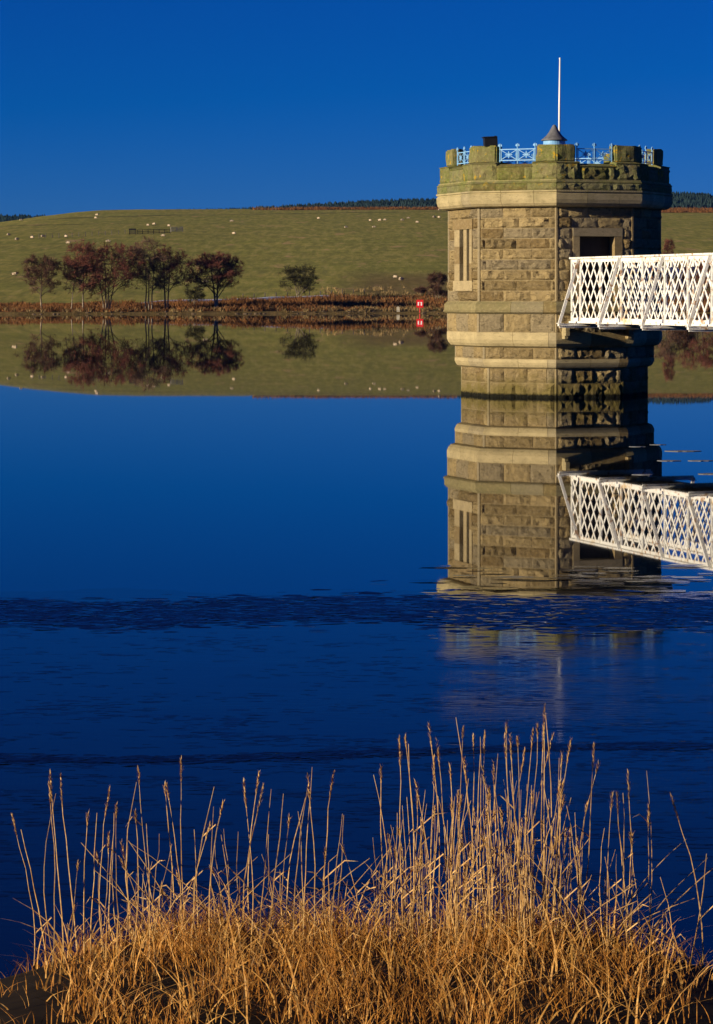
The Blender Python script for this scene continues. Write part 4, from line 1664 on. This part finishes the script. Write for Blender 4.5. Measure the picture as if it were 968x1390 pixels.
SH = sheep_mesh()
FLOCK = [
    (29, 300.5, 'pale sheep high on the left skyline slope just below the dark forest'),
    (12, 320.5, 'pale sheep nearest the left edge of the photo, high on the hillside'),
    (23, 327, 'pale sheep just below and right of the one nearest the left edge'),
    (43.6, 324.5, 'pale sheep right at the left end of the hillside fence posts'),
    (58.6, 323, 'pale sheep beside the fence posts, between two others in the row'),
    (89.7, 323, 'small dim sheep by the fence posts, rightmost of the row along them'),
    (92.7, 332, 'bright sheep in open grass just left above the tall reddish birch'),
    (131.5, 293.5, 'upper of the two sheep close together under the smooth hilltop'),
    (130, 297.5, 'lower brighter of the two sheep close together under the smooth hilltop'),
    (147, 330, 'white and dark sheep just above the broad multi stemmed tree'),
    (19.5, 375, 'bright sheep grazing just left of the round dark tree'),
    (201, 307.5, 'sheep left of a close pair, above the hillside rail fence'),
    (209, 306, 'brightest sheep of a close pair, above the hillside rail fence'),
    (229.5, 308.5, 'sheep standing just above the pale grey field gate'),
    (221.5, 322, 'small dark faced sheep just below the hillside rail fence'),
    (314.7, 302, 'sheep high on the hill right of the gate, under the ridge line'),
    (317.5, 319, 'pale sheep alone in the grass right of the field gate'),
    (279.5, 386, 'bright sheep seen through the branches of the dome shaped tree'),
    (432.4, 298, 'lone sheep below the rusty crest near the middle of the hill'),
    (470, 310.5, 'bright sheep in the lower row of the flock right of centre, leftmost there'),
    (502.6, 301, 'brownish sheep at the left end of the upper flock right of centre'),
    (508, 310, 'dark faced sheep below the upper flock, right of the bright lower one'),
    (515.5, 300.8, 'dark and white sheep, left of the touching pair in the upper flock'),
    (522.5, 300, 'darker sheep, right of the touching pair in the upper flock'),
    (546.5, 300.5, 'pale sheep just below left of the small white one in the flock'),
    (554.5, 297.5, 'small pure white sheep, highest of the upper flock'),
    (566.5, 303.5, 'sheep just below and right of the small white one'),
    (589.5, 296.5, 'left of two sheep close to the tower wall under the cornice'),
    (596, 296.8, 'right of two sheep close to the tower wall under the cornice'),
    (596.5, 286.5, 'sheep on the skyline right beside the tower cornice'),
    (536.7, 378.5, 'dark sided sheep, left of the pair low on the hill above the bank'),
    (544.6, 382, 'pale sheep, right of the pair low on the hill above the bank'),
]
for i, (px, py, lab) in enumerate(FLOCK):
    X, Y, z = ground_at(px, py)
    o = link('sheep', SH)
    o.location = (X, Y, z - 0.02)
    o.rotation_euler = (0, 0, random.choice((0, math.pi)) + random.uniform(-0.8, 0.8))
    s = random.uniform(0.76, 0.90)
    o.scale = (s, s, s)
    tag(o, lab, 'sheep', 'sheep grazing on the hillside')

# ------------------------------------------------------------------ near bank and dry grass
def bank_edge(X):
    return 12.05 - 0.85 * max(0, -X - 0.9) + 0.25 * mnoise.noise(Vector((X * 0.9, 2.2, 0))) - (1.1 * max(0, X - 1.0) if X > 1.0 else 0) - (0.9 * max(0, -X - 1.25) if X < -1.25 else 0)


def bank(X, Y):
    d = bank_edge(X) - Y
    z = 0.30 * (1 - math.exp(-max(0, d) * 0.9)) if d > 0 else d * 0.6
    return z + 0.03 * mnoise.noise(Vector((X * 3, Y * 3, 0)))


bxs = np.concatenate([np.linspace(-30, -3, 20)[:-1], np.arange(-3, 3, 0.1), np.linspace(3, 30, 20)])
bo = [0.5, 0.2, 0, -0.15, -0.3, -0.6, -1, -1.5, -2.2, -3, -4.5, -7]
V = []
for X in bxs:
    e = max(bank_edge(X), 9.0)
    for d in bo:
        V.append((X, e + d, bank(X, e + d)))
I = np.arange(len(V)).reshape(len(bxs), len(bo))
Q = np.stack([I[:-1, :-1], I[:-1, 1:], I[1:, 1:], I[1:, :-1]], -1).reshape(-1, 4)
tag(np_mesh('near_bank', V, Q, M_BANK, True), 'dark soil bank under the dry grass', None, None, 'structure')

def grass_points(n, seed, thr):
    out = []
    while len(out) < n:
        X = RNG.uniform(-1.75, 1.75)
        Y = 12.05 - 2.6 * RNG.random() ** 1.2
        if Y > bank_edge(X) + 0.04:
            continue
        px = CX + F * X / Y
        dens = interp(px, [-20, 30, 110, 220, 480, 700, 860, 920, 990], [0.03, 0.10, 0.45, 0.8, 0.95, 0.95, 0.6, 0.25, 0.10])
        if Y < 11.12:
            dens = max(dens, 0.5 * min(1.0, max(0.12, (px - 10) / 110), max(0.15, (985 - px) / 90)))
        cl = 0.5 + mnoise.noise(Vector((X * 3.4, Y * 3.0, seed)))
        if RNG.random() > dens * max(0.0, (cl - thr) * 2.2):
            continue
        out.append((X, Y, bank(X, Y) - 0.02, dens, cl))
    return np.array(out)


def grass_layer(name, n, seed, thr, hr, wr, lr, mat, label, curve):
    G = grass_points(n, seed, thr)
    h = RNG.uniform(*hr, n) * (0.55 + 0.7 * np.clip(G[:, 4], 0, 1.2)) * (0.65 + 0.35 * G[:, 3])
    a = RNG.uniform(0, 6.283, n)
    q = h * RNG.uniform(*lr, n)
    return blades(name, G[:, :3], h, RNG.uniform(*wr, n), np.stack([q * np.cos(a), q * np.sin(a) * 0.8], 1), mat, label, 'grass', 5, curve)


grass_layer('dry_grass', 7500, 3, 0.14, (0.06, 0.24), (0.0022, 0.0058), (0.1, 1.1), M_GRASS, 'dense golden dry grass on the near bank', 1.0)
grass_layer('bent_grass_leaves', 1100, 7, 0.15, (0.14, 0.36), (0.005, 0.011), (0.3, 1.5), M_LEAF, 'broad bent straw leaves among the golden grass on the near bank', 1.3)

# tall dry stalks with seed heads
st = MB()
def stalk(px, top, lean_px, head, thick=0.0036, root_py=None, bend=0.0):
    Y = RNG.uniform(11.0, 12.0)
    X = (px - CX) / F * Y
    e = bank_edge(X)
    Y = min(Y, e - 0.02)
    X = (px - CX) / F * Y
    zb = bank(X, Y) - 0.02
    zt = H0 + (HY - top) / F * Y
    lx = lean_px / F * Y
    ly = RNG.uniform(-0.12, 0.12)
    bx_ = bend + RNG.normal(0, 0.02)
    pts = []
    for i in range(8):
        f = i / 7
        pts.append(Vector((X + lx * f ** 1.6 + bx_ * math.sin(f * math.pi) + RNG.normal(0, 0.002), Y + ly * f, zb + (zt - zb) * (f - 0.04 * abs(lx) * f * f))))
    st.tube(pts, [thick * (1 - 0.62 * i / 7) for i in range(8)], 4, False)
    if head > 0:
        d = (pts[7] - pts[6]).normalized()
        tip = pts[7]
        n = int(16 + head * 170)
        for i in range(n):
            f = i / n
            b = tip + d * (head * (f - 0.5))
            a = RNG.random() * 6.283
            o_ = Vector((math.cos(a), math.sin(a) * 0.6, 0)) * (0.006 + 0.008 * math.sin(math.pi * f)) + d * RNG.uniform(0.012, 0.026)
            s_ = d.cross(o_).normalized() * 0.0030
            st.add([b - s_, b + s_, b + o_], [(0, 1, 2)])
    # occasional dead leaf
    if RNG.random() < 0.35:
        i = RNG.integers(2, 6)
        a = RNG.choice((-1, 1))
        p = pts[i]
        l = RNG.uniform(0.05, 0.16)
        q1 = p + Vector((a * l * 0.6, RNG.uniform(-.03, .03), l * 0.55))
        q2 = p + Vector((a * l, RNG.uniform(-.05, .05), l * RNG.uniform(-0.1, 0.75)))
        w = Vector((0, 0.002, 0.0032))
        st.add([p - w, p + w, q1 + w * 0.7, q1 - w * 0.7, q2], [(0, 1, 2, 3), (3, 2, 4)])


LEFT = [(45, 1130, -30), (62, 1135, -45), (75, 1075, 0), (88, 1065, -12), (70, 1070, 0), (112, 1115, 3), (125, 1115, 4), (150, 1100, 8), (136, 1098, 6), (165, 1097, -2), (108, 1068, -28),
        (185, 1060, -4), (215, 1060, -32), (240, 1075, -14), (255, 1042, -2), (262, 1065, 28), (248, 1075, -20), (288, 1100, 12), (300, 1097, 0), (330, 1085, 20), (345, 1068, 10), (352, 1072, 14),
        (340, 1085, -8), (360, 1075, 20), (392, 1087, 20), (400, 1050, 22), (415, 1048, 10), (425, 1070, 0), (440, 1072, 8), (448, 1098, 16), (455, 1105, 10), (380, 1110, 8), (410, 1100, -6), (205, 1115, 2), (178, 1110, 0), (275, 1120, 6)]
RIGHT = [(516, 1050, -8), (528, 1055, -6), (548, 1020, -6), (560, 1018, -6), (575, 1015, -22), (590, 1000, -8), (605, 1010, -10), (622, 968, -4), (628, 995, 0), (640, 1008, 0), (650, 995, 2),
         (660, 1010, -8), (672, 1020, 8), (690, 1012, -4), (700, 1000, 2), (712, 1005, 8), (715, 1015, -18), (722, 995, 4), (735, 975, 4), (738, 982, 8), (745, 1010, -6), (730, 1020, 18), (752, 1025, 10),
         (770, 1018, 10), (785, 1025, 18), (790, 1045, 22), (800, 1090, -30), (826, 1085, 2), (842, 1068, 0), (850, 1060, 2), (860, 1090, -20), (880, 1040, -8), (890, 1100, -10), (955, 1098, -36), (935, 1150, 20),
         (680, 990, 6), (668, 1030, -14), (695, 1035, 14), (610, 1060, 8), (585, 1050, 6), (640, 1040, -10), (655, 1050, 14), (705, 1050, -14), (725, 1060, -8), (760, 1060, -20), (745, 1045, 14)]
for px, top, ln in LEFT + RIGHT:
    stalk(px + RNG.normal(0, 2), top + RNG.normal(0, 4), ln + RNG.normal(0, 3), RNG.uniform(0.04, 0.14) if RNG.random() < 0.68 else 0, RNG.uniform(0.0025, 0.0042))
for i in range(230):
    px = RNG.normal(655, 75) if RNG.random() < 0.55 else RNG.uniform(90, 900)
    hi = interp(px, [60, 260, 430, 490, 560, 640, 740, 800, 900], [1150, 1110, 1110, 1140, 1080, 1050, 1050, 1110, 1150])
    stalk(px, RNG.uniform(hi, hi + 130), RNG.normal(0, 12), RNG.uniform(0.04, 0.09) if RNG.random() < 0.35 else 0, RNG.uniform(0.0019, 0.0034))
for i in range(42):
    px = RNG.uniform(120, 900)
    stalk(px, RNG.uniform(1130, 1225), RNG.choice((-1, 1)) * RNG.uniform(50, 120), 0, RNG.uniform(0.0026, 0.0036))
tag(st.build('tall_dry_grass', M_STALK), 'tall dry grass stalks with seed heads rising from the near bank', 'grass', None, 'stuff')

# ------------------------------------------------------------------ thin blue air over the far land
hz = MB()
hz.box((0, 3500, 67), (12200, 7300, 140.6))
hm = bpy.data.materials.new('thin_blue_haze')
hm.use_nodes = True
hn = hm.node_tree
for nd in list(hn.nodes):
    if nd.type == 'BSDF_PRINCIPLED':
        hn.nodes.remove(nd)
pv = hn.nodes.new('ShaderNodeVolumePrincipled')
pv.inputs['Color'].default_value = (0.10, 0.36, 1.0, 1)
pv.inputs['Density'].default_value = 0.00002
hn.links.new(pv.outputs[0], [n for n in hn.nodes if n.type == 'OUTPUT_MATERIAL'][0].inputs['Volume'])
tag(hz.build('haze', hm), 'thin blue air over the distant hills', None, None, 'stuff')
